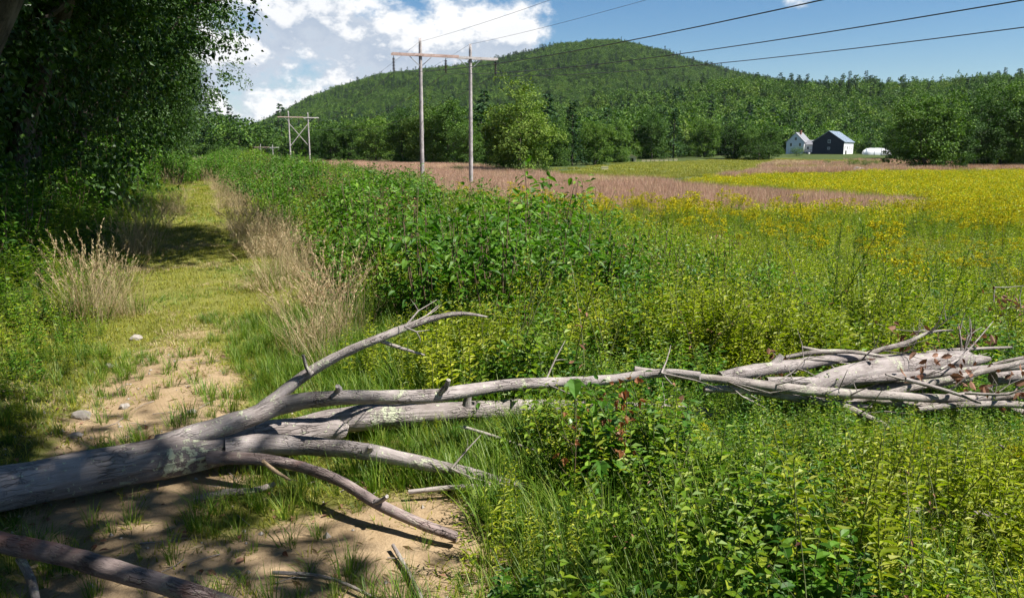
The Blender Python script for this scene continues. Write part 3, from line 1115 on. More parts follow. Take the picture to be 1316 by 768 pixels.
# ------------------------------------------------------------------ trees along the far side of the field
def field_trees():
    # pixel of the trunk foot, height in pixels of the photograph, kind, depth correction, label
    T = [
        (668, 222, 113, ('m', 2), 'large rounded yellow green tree standing alone at the meadow edge', 'b'),
        (648, 221, 74, ('m', 1), 'dark lower tree tucked against the large rounded tree', 'b'),
        (575, 213, 88, ('m', 0), 'dark tree seen between the two poles of the tallest power line frame'),
        (518, 211, 72, ('m', 3), 'broad green tree just beside the tallest power line frame'),
        (600, 214, 62, ('m', 1), 'dense bushy tree behind the second pole of the tallest frame'),
        (548, 212, 80, ('m', 2), 'olive topped tree behind the first pole of the tallest frame'),
        (484, 209, 62, ('m', 1), 'middle sized green tree at the tan meadow edge'),
        (452, 208, 55, ('m', 3), 'rounded green tree behind the braced power line frame'),
        (425, 208, 50, ('m', 0), 'dark green tree standing beside the braced power line frame'),
        (398, 207, 44, ('m', 1), 'small tree seen through the braced power line frame'),
        (735, 213, 78, ('c', 0), 'tall dark pine next to the green lawn'),
        (765, 212, 60, ('m', 0), 'dark tree overhanging the edge of the lawn'),
        (790, 209, 56, ('m', 3), 'leafy tree beside the small cream hut'),
        (712, 214, 64, ('m', 3), 'leafy tree between the large rounded tree and the pine'),
        (838, 204, 64, ('m', 1), 'tree behind the row of cream blocks'),
        (865, 203, 60, ('c', 1), 'dark pine behind the lone utility pole'),
        (905, 202, 54, ('m', 0), 'tree behind the tan strip at the back of the lawn'),
        (942, 204, 50, ('m', 3), 'wide tree behind the dark round spruces'),
        (965, 205, 44, ('m', 1), 'dark rounded tree in front of the wood near the farmhouse'),
        (988, 205, 46, ('m', 0), 'dark tree closest to the farmhouse gable'),
        (1180, 206, 62, ('m', 3), 'pale green tree behind the white tent'),
        (1150, 204, 52, ('m', 0), 'round tree behind the dark barn roof end'),
        (1187, 217, 104, ('m', 0), 'broad dark tree with a thick trunk standing out in the field'),
        (1213, 217, 82, ('m', 1), 'lower dark tree joined to the broad field tree'),
        (1180, 216, 50, ('m', 3), 'green tree leaning out from behind the broad field tree'),
        (1252, 215, 98, ('m', 1), 'tall dark tree at the wood edge beyond the yellow flowers'),
        (1285, 214, 106, ('m', 3), 'tall tree with pale upper leaves beyond the yellow flowers'),
        (1318, 214, 110, ('m', 0), 'tall dark tree cut by the picture edge beyond the yellow flowers'),
        (1235, 212, 88, ('c', 0), 'dark pine between the field trees and the wood edge'),
    ]
    for i, t in enumerate(T):
        px, py, hp, (fam, k), lab = t[:5]
        p = G(px, py, 0)
        dist = p[1]
        H = hp / F * dist
        pr = (MID_TREES if fam == 'm' else MID_CON)[k]
        s = H / (13.2 if fam == 'm' else 17.0)
        rs = random.Random(i)
        w = s * rs.uniform(.95, 1.2)
        if fam == 'm':
            w = max(w, s)
        plant('field_tree' if fam == 'm' else 'pine_tree', pr, (p[0], p[1], gz(p[0], p[1]) - .1), lab, 'tree', 'trees round the field', rs.uniform(0, 6.28), (w, w, s))


field_trees()

# ------------------------------------------------------------------ power line
LINE_N = xy(0, 1.0)


def pole_frame(base, H, sep, arm_len, drop, braced, label, rz, lean=0.0, lod=0):
    o = thing('power_line_frame', base, label, 'power pylon', 'frames of the power line', rz)
    for i, sx in enumerate((-1, 1)):
        mb = MB()
        x = sx * sep / 2
        hh = H + (0.12 if i == 0 else -0.1)
        mb.tube([(x, 0, -.6), (x + lean * .5, 0, hh * .5), (x + lean, 0, hh - .35), (x + lean, 0, hh)], [.17, .145, .115, .06], 12, 0, .02, i + 5, .02, res=.7)
        po = obj('pole', mb.mesh('pole', M['pole']), o)
        if lod == 0:
            for zz in np.arange(2.0, hh - 2, 2.1):
                mb = MB().tube([(x + lean * zz / hh + .15, -.05, zz), (x + lean * zz / hh + .19, -.06, zz + .35)], [.012, .012], 5)
                obj('cable_clip', mb.mesh('cable_clip', M['steel']), po)
    za = H - .95
    mid = 0.25 * sep
    for k, (x0, x1, m) in enumerate(((-arm_len / 2, mid, 'arm'), (mid, arm_len / 2, 'paleArm'))):
        mb = MB()
        for yy in (-.19, .19):
            mb.box(((x0 + x1) / 2 + lean, yy, za - .06 * (x0 + x1) / 2 / sep), (x1 - x0 - .004, .09, .16))
        c = obj('crossarm', mb.mesh('crossarm', M[m]), o)
        if k == 1:
            c['label'] = 'paler end of the crossarm'
    for xx in (-arm_len / 2 + .12, 0, arm_len / 2 - .12):
        mb = MB()
        zt = za - .1
        mb.tube([(xx + lean, 0, zt), (xx + lean, 0, zt - drop)], [.02, .02], 6)
        nd = 9
        for j in range(nd):
            z = zt - drop * (.14 + .80 * j / nd)
            mb.tube([(xx + lean, 0, z), (xx + lean, 0, z - .03), (xx + lean, 0, z - .075)], [.045, .125, .05], 10)
        obj('insulator', mb.mesh('insulator', M['insul']), o)
    for sx in (-1, 1):
        mb = MB()
        x = sx * sep / 2
        mb.tube([(x + lean + sx * .1, -.12, za - .75), (x + lean + sx * .85, -.14, za - .1)], [.03, .03], 6)
        mb.tube([(x + lean - sx * .1, .12, za - .75), (x + lean - sx * .85, .14, za - .1)], [.03, .03], 6)
        obj('knee_brace', mb.mesh('knee_brace', M['steel']), o)
    if braced:
        z0, z1 = H * .36, H * .80
        for a, b, yy in ((-1, 1, -.16), (1, -1, .16)):
            mb = MB().tube([(a * sep / 2, yy, z0), (b * sep / 2, yy, z1)], [.08, .08], 6)
            obj('cross_brace', mb.mesh('cross_brace', M['pole']), o)
    return o


FR_D = [60.0]
FR = []


def power_line():
    rzl = math.atan2(PN[1], PN[0])
    p1 = at(574.5, 240, 60.0)
    step = 109.5
    labs = ['tallest power line frame of two bare poles and a reddish crossarm',
            'braced power line frame with an X of timbers between its poles',
            'short looking power line frame rising out of the hedge',
            'distant small power line frame by the wood edge',
            'farthest power line frame, two thin grey poles']
    H, sep, al = 10.7, 3.85, 8.1
    for i in range(-1, 5):
        x, y = p1[0] - .352 * step * i, p1[1] + .936 * step * i
        z = gz(x, y)
        top = H
        top = (10.7, 10.6, 5.0, 4.3, 3.8)[i] if i >= 0 else H
        FR.append((np.array([x, y, z]), top, sep, al))
        if i < 0:
            continue
        o = pole_frame((x, y, z), top, sep, al, 1.15, i == 1, labs[i], rzl, 0.05 if i == 0 else 0, 0 if i < 2 else 1)
    # wires: three conductors under the insulators and two shield wires on the pole tops
    names = ['conductor wire under the outer insulators', 'conductor wire under the middle insulators', 'conductor wire under the field side insulators']
    for k in range(5):
        mb = MB()
        for j in range(len(FR) - 1):
            (a, Ha, sp, al), (b, Hb, _, _) = FR[j], FR[j + 1]
            if k < 3:
                off = (k - 1) * (al / 2 - .12)
                za, zb, sag = Ha - .95 - .1 - 1.15, Hb - 2.2, 2.5
                rr = .016
            else:
                off = (-1, 1)[k - 3] * sp / 2
                za, zb, sag = Ha, Hb, 1.7
                rr = .009
            o = np.array([PN[0] * off, PN[1] * off, 0])
            A = a + o + np.array([0, 0, za])
            B = b + o + np.array([0, 0, zb])
            t = np.linspace(0, 1, 40)
            pts = A[None] * (1 - t[:, None]) + B[None] * t[:, None]
            pts[:, 2] -= sag * 4 * t * (1 - t)
            mb.tube(pts, np.full(40, rr), 5)
        w = obj('power_wire', mb.mesh('power_wire', M['wire']))
        tag(w, names[k] if k < 3 else ('thin shield wire from the top of the first pole of each frame', 'thin shield wire from the top of the second pole of each frame')[k - 3], 'wire', 'wires of the power line')


power_line()

# ------------------------------------------------------------------ the farm
def window(parent, c, w, h, n, m='white'):
    """a framed window on a wall: c centre, n outward direction in the plan (unit), in the parent's space"""
    n = np.array([n[0], n[1], 0.0])
    s = np.array([-n[1], n[0], 0])
    rot = math.atan2(s[1], s[0])
    c = np.asarray(c, float)
    mb = MB()
    b = .10
    for dx, dz, ww, hh in ((0, h / 2, w + b, b), (0, -h / 2, w + b, b), (-w / 2, 0, b, h - b), (w / 2, 0, b, h - b), (0, 0, .06, h - b)):
        mb.box(c + s * dx + np.array([0, 0, dz]) + n * .03, (ww, .10, hh), 0, rot)
    f = obj('window', mb.mesh('window', M[m]), parent)
    g = MB().box(c + n * .012, (w - b, .03, h - b), 0, rot)
    obj('pane', g.mesh('pane', M['glass']), f)
    return f


def gable_shell(Wd, L, eave, ridge, z0=0.0):
    """walls of a gabled building: width along x, length along +y from 0, as separate gable and side wall meshes"""
    w = Wd / 2
    gf = MB().add([(-w, 0, z0), (w, 0, z0), (w, 0, eave), (0, 0, ridge), (-w, 0, eave), (-w, .12, z0), (w, .12, z0), (w, .12, eave), (0, .12, ridge), (-w, .12, eave)],
                  [[0, 1, 2, 3, 4], [9, 8, 7, 6, 5], [0, 5, 6, 1], [1, 6, 7, 2], [2, 7, 8, 3], [3, 8, 9, 4], [4, 9, 5, 0]])
    gb = MB().add(np.concatenate(gf.v) + np.array([0, L - .12, 0]), [[0, 1, 2, 3, 4], [9, 8, 7, 6, 5], [0, 5, 6, 1], [1, 6, 7, 2], [2, 7, 8, 3], [3, 8, 9, 4], [4, 9, 5, 0]])
    sl = MB().box((-w + .06, L / 2, (z0 + eave) / 2), (.115, L - .25, eave - z0))
    sr = MB().box((w - .06, L / 2, (z0 + eave) / 2), (.115, L - .25, eave - z0))
    return gf, gb, sl, sr


def roof_slope(Wd, L, eave, ridge, sx, over=.35, th=.16):
    w = Wd / 2
    k = (ridge - eave) / w
    x1 = w + over
    pts = []
    for zz in (0, th):
        for (x, y) in ((0, -over), (x1, -over), (x1, L + over), (0, L + over)):
            pts.append((sx * x, y, ridge - k * x + zz + .02))
    f = [[0, 1, 2, 3], [7, 6, 5, 4], [0, 4, 5, 1], [1, 5, 6, 2], [2, 6, 7, 3], [3, 7, 4, 0]]
    return MB().add(pts, f)


def farm():
    # ---- barn
    rot = R(36)
    pb = at(1083.5, 200.5, 268)
    z0 = gz(pb[0], pb[1])
    Wd, L, ev, rd = 10.3, 13.5, 4.6, 8.1
    c, s = math.cos(-rot), math.sin(-rot)
    # the near corner of the white side wall stands at pb
    ox, oy = pb[0] - (Wd / 2) * c, pb[1] - (Wd / 2) * s
    b = thing('barn', (ox, oy, z0 - .4), 'dark gabled barn with a pale metal roof and white side wall', 'barn', None, -rot)
    gf, gb, sl, sr = gable_shell(Wd, L, ev, rd)
    obj('gable_wall', gf.mesh('gable_wall', M['navy']), b)['label'] = 'dark boarded gable wall'
    obj('gable_wall', gb.mesh('gable_wall', M['navy']), b)
    obj('side_wall', sl.mesh('side_wall', M['navy']), b)
    sw = obj('side_wall', sr.mesh('side_wall', M['white']), b)
    sw['label'] = 'bright white side wall'
    for sx in (-1, 1):
        r = obj('roof', roof_slope(Wd, L, ev, rd, sx).mesh('roof', M['metal_roof']), b)
        if sx > 0:
            for y in np.arange(.3, L, 1.05):
                k = (rd - ev) / (Wd / 2)
                mb = MB().add([(0.05, y, rd + .19 - k * .05), (0.05, y + .06, rd + .19 - k * .05), (Wd / 2 + .3, y + .06, rd + .19 - k * (Wd / 2 + .3)), (Wd / 2 + .3, y, rd + .19 - k * (Wd / 2 + .3)),
                               (0.05, y + .03, rd + .25 - k * .05), (Wd / 2 + .3, y + .03, rd + .25 - k * (Wd / 2 + .3))], [[0, 3, 5, 4], [1, 4, 5, 2], [0, 4, 1], [3, 2, 5]])
                obj('roof_seam', mb.mesh('roof_seam', M['metal_roof']), r)
    for (x, z, w, h) in ((.3, 4.7, .8, 1.0), (.3, 2.4, .7, .7)):
        window(b, (x, 0, z), w, h, (0, -1), 'shaded_white')
    for y in (1.6, 5.0, 8.4, 11.4):
        window(b, (Wd / 2, y, 2.6), .9, 1.1, (1, 0))
    d = MB().box((Wd / 2 + .03, 3.2, .9), (.1, 1.8, 1.5))
    obj('barn_door', d.mesh('barn_door', M['dark']), b)
    # ---- house
    pb = at(1032.5, 198, 286)
    z0 = gz(pb[0], pb[1])
    Wd, L, ev, rd = 6.3, 8.5, 4.4, 7.6
    ox, oy = pb[0] - (Wd / 2) * c, pb[1] - (Wd / 2) * s
    h = thing('house', (ox, oy, z0 - .2), 'white farmhouse, bluish shade in its wall colour, with a low white wing beside the barn', 'house', None, -rot)
    gf, gb, sl, sr = gable_shell(Wd, L, ev, rd)
    obj('gable_wall', gf.mesh('gable_wall', M['shaded_white']), h)
    obj('gable_wall', gb.mesh('gable_wall', M['shaded_white']), h)
    obj('side_wall', sl.mesh('side_wall', M['shaded_white']), h)
    obj('side_wall', sr.mesh('side_wall', M['white']), h)
    for sx in (-1, 1):
        r = obj('roof', roof_slope(Wd, L, ev, rd, sx).mesh('roof', M['shingle']), h)
        if sx > 0:
            obj('chimney', MB().box((.8, 3.2, rd + .2), (.6, .6, 1.5)).mesh('chimney', M['brick']), r)
    window(h, (.1, 0, 5.5), .8, 1.1, (0, -1))
    window(h, (1.7, 0, 3.4), .8, 1.2, (0, -1))
    window(h, (-1.5, 0, 3.4), .8, 1.2, (0, -1))
    # low wing reaching towards the barn
    wx0, wx1 = Wd / 2, Wd / 2 + 6.8
    wy = 1.2
    fw = MB().box(((wx0 + wx1) / 2, wy, 1.95), (wx1 - wx0 - .01, .12, 2.6))
    obj('wing_wall', fw.mesh('wing_wall', M['white']), h)
    ew = MB().box((wx1 - .07, wy + 2.8, 1.95), (.12, 5.4, 2.6))
    obj('wing_wall', ew.mesh('wing_wall', M['white']), h)
    rf = MB().add([(wx0 + .02, wy - .4, 3.25), (wx1 + .3, wy - .4, 3.25), (wx1 + .3, wy + 2.9, 4.9), (wx0 + .02, wy + 2.9, 4.9), (wx0 + .02, wy - .4, 3.40), (wx1 + .3, wy - .4, 3.40), (wx1 + .3, wy + 2.9, 5.05), (wx0 + .02, wy + 2.9, 5.05), (wx1 + .3, wy + 6, 3.4), (wx0 + .02, wy + 6, 3.4)],
                  [[3, 2, 1, 0], [4, 5, 6, 7], [0, 1, 5, 4], [1, 2, 6, 5], [0, 4, 7, 3], [7, 6, 8, 9]])
    r = obj('wing_roof', rf.mesh('wing_roof', M['shingle']), h)
    obj('chimney', MB().box((wx0 + 3.6, wy + 2.7, 5.3), (.45, .45, 1.1)).mesh('chimney', M['dark']), r)
    for x in (1.1, 3.0, 5.0):
        window(h, (wx0 + x, wy - .06, 2.2), .8, .95, (0, -1))
    dk = MB().box(((wx0 + wx1) / 2, wy - 1.1, .62), (wx1 - wx0, 2.0, .14))
    dko = obj('deck', dk.mesh('deck', M['deck']), h)
    for x in np.linspace(wx0 + .15, wx1 - .15, 6):
        obj('deck_post', MB().box((x, wy - 2.02, .55), (.12, .12, 2.0)).mesh('deck_post', M['deck']), dko)
    obj('deck_rail', MB().box(((wx0 + wx1) / 2, wy - 2.02, 1.59), (wx1 - wx0, .13, .08)).mesh('deck_rail', M['deck']), dko)
    # ---- white hoop tent
    p = at(1126, 202.5, 268)
    t = thing('white_tent', (p[0], p[1], gz(p[0], p[1]) - .15), 'white rounded hoop tent on the grass beside the barn', 'tent', None, R(-14))
    mb = MB()
    n, Lh, rw, rh = 12, 4.3, 2.6, 2.35
    ring = [(math.cos(a) * rw, max(0, math.sin(a)) ** .8 * rh) for a in np.linspace(0, math.pi, n)]
    vs, ys = [], np.linspace(-Lh, Lh, 9)
    for k, x in enumerate(ys):
        q = abs(x) / Lh
        e = math.sqrt(max(0.0, 1 - max(0, (q - .55) / .5) ** 2))
        for (a, z) in ring:
            vs.append((x, a * (.5 + .5 * e), z * (.35 + .65 * e) * (1 - .012 * (k % 2))))
    f = []
    for k in range(8):
        for j in range(n - 1):
            f.append([k * n + j, (k + 1) * n + j, (k + 1) * n + j + 1, k * n + j + 1])
    mb.add(vs, f, 0, True)
    mb.add(vs[:n], [list(range(n))[::-1]])
    mb.add(vs[-n:], [list(range(n))])
    obj('cover', mb.mesh('cover', M['tent']), t)
    for k, x in enumerate(ys[1:-1:2]):
        mb = MB().tube([(x, a * 1.01, z * 1.01 + .02) for (a, z) in ring], [.05] * n, 5)
        obj('hoop', mb.mesh('hoop', M['steel']), t)
    # ---- small cream hut, utility pole, cream blocks
    p = G(812, 207.8, 0)
    o = thing('hut', (p[0], p[1], gz(p[0], p[1])), 'tiny cream hut with a dark open doorway by the lawn', 'hut', None, R(-8))
    w_, d_, e_, r_ = 1.25, 1.6, 1.25, 1.85
    mb = MB().add([(-w_, 0, 0), (-.45, 0, 0), (-.45, 0, 1.0), (.45, 0, 1.0), (.45, 0, 0), (w_, 0, 0), (w_, 0, e_), (0, 0, r_), (-w_, 0, e_)], [[0, 1, 2, 8], [4, 5, 6, 3], [8, 2, 3, 6, 7]])
    obj('front_wall', mb.mesh('front_wall', M['cream']), o)
    mb = MB().box((-w_ + .05, d_ / 2 + .02, e_ / 2), (.09, d_, e_)).box((w_ - .05, d_ / 2 + .02, e_ / 2), (.09, d_, e_)).box((0, d_, e_ / 2), (2 * w_ - .2, .09, e_))
    obj('side_wall', mb.mesh('side_wall', M['cream']), o)
    for sx in (-1, 1):
        obj('roof', roof_slope(2 * w_, d_, e_, r_, sx, .2, .08).mesh('roof', M['cream']), o)
    obj('doorway', MB().box((0, .3, .5), (.88, .05, .98)).mesh('doorway', M['dark']), o)  # near-black panel paints the inner shade of the opening
    p = G(886, 201.2, 0)
    o = thing('utility_pole', (p[0], p[1], gz(p[0], p[1]) - .3), 'lone grey utility pole in front of the dark wood', 'pole')
    obj('shaft', MB().tube([(0, 0, 0), (0, 0, 3.5), (.03, 0, 7.6)], [.16, .14, .11], 10).mesh('shaft', M['pole']), o)
    obj('crosspiece', MB().box((0, -.15, 7.2), (1.1, .1, .12)).mesh('crosspiece', M['pole']), o)
    bl = MB()
    bl.box((0, 0, .22), (1.0, .5, .44)).box((0, 0, .49), (1.06, .56, .09))
    bm = bl.mesh('hive_box', M['cream'])
    spots = [(827, 207.6), (833, 207.5), (839, 207.4), (844, 207.4), (850, 207.1), (856, 207.0), (862, 206.7), (868, 206.5)]
    nm = ['first', 'second', 'third', 'fourth', 'fifth', 'sixth', 'seventh', 'eighth']
    for i, (px, py) in enumerate(spots):
        p = G(px, py, 0)
        b2 = obj('cream_block', bm)
        b2.location = (p[0], p[1], gz(p[0], p[1]) - .02)
        b2.rotation_euler = (0, 0, .2 * math.sin(i * 3.1))
        tag(b2, 'low cream block on the lawn, %s from the small hut' % nm[i], 'block', 'cream blocks on the lawn')
    p = G(777, 218.4, 0)
    b2 = obj('cream_block', bm)
    b2.location = (p[0], p[1], gz(p[0], p[1]) - .02)
    tag(b2, 'low cream block lying alone at the near edge of the lawn', 'block', 'cream blocks on the lawn')


farm()


def rock_mesh(seed, sx, sy, sz):
    rs = np.random.RandomState(seed)
    import bmesh
    bm = bmesh.new()
    bmesh.ops.create_icosphere(bm, subdivisions=2, radius=1.0)
    ph = rs.uniform(0, 6, 9)
    for v in bm.verts:
        c = v.co
        k = 1 + .16 * math.sin(3 * c.x + ph[0]) + .14 * math.sin(3.6 * c.y + ph[1] + c.z) + .1 * math.sin(6 * c.z + 4 * c.x + ph[2]) + rs.uniform(-.05, .05)
        v.co = Vector((c.x * sx * k, c.y * sy * k, c.z * sz * k))
    me = bpy.data.meshes.new('stone')
    bm.to_mesh(me)
    bm.free()
    me.materials.append(M['rock'])
    return me


def stones():
    L = [(176, 434, .045, 'pale stone on the grass margin of the path'), (105, 533, .05, 'round white stone beside the sandy path patch'),
         (246, 529, .025, 'small stone in the middle of the sandy patch'),
         (160, 522, .03, 'flat pebble on the bare sand'), (96, 559, .03, 'little stone half in the tree shade'), (140, 470, .028, 'pebble at the edge of the bare sand')]
    for i, (px, py, r, lab) in enumerate(L):
        p = G(px, py, r * .4)
        o = obj('stone', rock_mesh(i, r * 1.3, r, r * .7))
        o.location = p
        o.rotation_euler = (0, 0, i * 1.7)
        tag(o, lab, 'stone', 'stones on the path')
    P = [(1106, 219.5, .8), (1112, 220, .6), (1100, 220, .5), (1117, 220.4, .45)]
    wd = ['largest', 'middle', 'smaller', 'smallest']
    for i, (px, py, r) in enumerate(P):
        p = G(px, py, .1)
        o = obj('field_stone', rock_mesh(20 + i, r * 1.3, r, r * .7))
        o.location = p
        tag(o, '%s pale boulder of the little heap in front of the barn' % wd[i], 'stone', 'boulder heap')


stones()

# ------------------------------------------------------------------ the fallen tree
def limb_pts(L):
    P, rr = [], []
    for px, py, h, rp in L:
        p = at(px, py, h) if h > 1.5 else G(px, py, h)     # third number: height above the ground, or distance ahead
        P.append(p)
        rr.append(rp / F * (p[1] * math.cos(PITCH) + (CAM_H - p[2]) * math.sin(PITCH)))
    return np.array(P), np.array(rr)


def limb_mesh(name, L, mat, seg=16, wob=.05, fur=0.0, res=.05, seed=0):
    P, rr = limb_pts(L)
    return MB().tube(P, rr, seg, 0, wob, seed, fur, res=res).mesh(name, mat)


def twig_lines(mb, p, d, n, L, r, rs, spread=.6, mat=0):
    for i in range(n):
        dd = unit(np.asarray(d, float) + rs.normal(0, spread, 3))
        l = L * rs.uniform(.5, 1.2)
        q = p + dd * l * .5 + rs.normal(0, .05, 3) * l
        e = q + unit(dd + rs.normal(0, .25, 3)) * l * .5
        mb.tube([p, q, e], [r, r * .7, r * .25], 5, mat)
        if rs.rand() < .7:
            e2 = q + unit(dd + rs.normal(0, .6, 3)) * l * .4
            mb.tube([q, (q + e2) / 2 + rs.normal(0, .01, 3), e2], [r * .6, r * .4, r * .15], 4, mat)


def fallen_tree():
    base = G(120, 640, 0)
    o = thing('fallen_tree', (0, 0, 0), 'big lichened grey tree trunk lying across the path with forking limbs', 'fallen tree')
    TR = [(-190, 653, .14, 30), (-60, 637, .14, 30), (30, 622, .14, 29), (110, 607, .14, 27.5), (190, 591, .14, 26), (260, 577, .14, 25.5), (330, 564, .15, 23), (390, 555, .14, 18), (432, 552, .12, 14), (446, 554, .10, 8)]
    obj('trunk', limb_mesh('trunk', TR, M['log'], 40, .045, .10, .03, 3), o)
    TR2 = [(370, 552, .12, 13), (430, 541, .14, 15), (500, 534, .14, 16), (600, 529, .10, 13), (690, 525, .09, 12), (790, 527, .09, 11), (880, 530, .09, 9), (930, 535, .06, 6)]
    t2 = obj('upper_trunk', limb_mesh('upper_trunk', TR2, M['log'], 32, .06, .10, .03, 4), o)
    LA = [(205, 574, .18, 16), (260, 556, .24, 14), (315, 538, .31, 12.5), (365, 520, .38, 11.5), (430, 511, .43, 9.5), (500, 510, .43, 8.8), (560, 508, .42, 9), (640, 496, .41, 8), (700, 492, .40, 7), (780, 488, .40, 6.5), (850, 479, .42, 5.5), (900, 483, .42, 5.5)]
    a = obj('limb', limb_mesh('limb', LA, M['limb'], 22, .05, .02, .03, 5), o)
    LB = [(325, 533, .33, 8.5), (358, 508, .42, 8), (395, 480, .52, 7), (435, 457, .60, 6.2), (488, 434, .68, 5.5), (540, 414, .74, 4.5), (588, 403, .78, 3), (626, 407, .76, 1)]
    b = obj('limb', limb_mesh('limb', LB, M['limb'], 18, .05, .02, .03, 6), o)
    obj('twig', limb_mesh('twig', [(484, 436, .67, 3), (512, 446, .61, 2.4), (545, 456, .52, 1.2)], M['branch'], 10, .05, 0, .03, 7), b)
    LD = [(290, 576, .15, 16), (340, 571, .17, 14), (400, 573, .18, 12), (470, 580, .16, 10.5), (530, 592, .13, 9), (580, 602, .11, 7.5), (620, 611, .09, 6), (680, 626, .06, 4), (740, 628, .05, 2.5)]
    dl = obj('limb', limb_mesh('limb', LD, M['limb'], 22, .05, .03, .03, 8), o)
    LE = [(270, 588, .14, 9), (335, 590, .17, 7.5), (385, 599, .17, 7), (435, 617, .15, 7), (482, 645, .11, 7.2), (530, 668, .08, 7.2), (588, 690, .05, 6.5)]
    e = obj('limb', limb_mesh('limb', LE, M['redlimb'], 18, .04, .02, .03, 9), o)
    e['label'] = 'purplish brown lower limb with a broken end'
    obj('twig', limb_mesh('twig', [(338, 592, .22, 2.5), (352, 604, .16, 3), (374, 617, .10, 1)], M['torn'], 8, .05, 0, .03, 10), e)
    # knots and broken side shoots
    for k, (q, dv, r0, l0) in enumerate((((430, 511, .43), (.3, -.5, .8), .016, .10), ((560, 508, .42), (.5, -.4, .7), .014, .14), ((400, 480, .53), (-.3, -.2, 1), .010, .12), ((470, 580, .17), (.4, -.6, .6), .016, .08),
                                         ((482, 645, .12), (.6, -.5, .5), .010, .10), ((600, 520, .22), (.2, -.3, 1), .016, .10))):
        p = G(*q)
        dv = unit(np.array(dv, float))
        rs = np.random.RandomState(k)
        pts = [p, p + dv * l0 * .5 + rs.normal(0, .008, 3), p + dv * l0]
        obj('stub', MB().tube(pts, [r0 * 1.7, r0 * 1.05, r0 * .8], 10, 0, .1, k, .1, res=.02).mesh('stub', M['limb']), o)
    for k, (q, r0) in enumerate((((580, 602, .14), .007), ((700, 492, .40), .006), ((850, 479, .44), .006), ((520, 420, .75), .006))):
        rs = np.random.RandomState(70 + k)
        mb = MB()
        twig_lines(mb, G(*q), (.8, .3, .05), 3, .32, r0, rs)
        obj('twig_spray', mb.mesh('twig_spray', M['branch']), o)


fallen_tree()


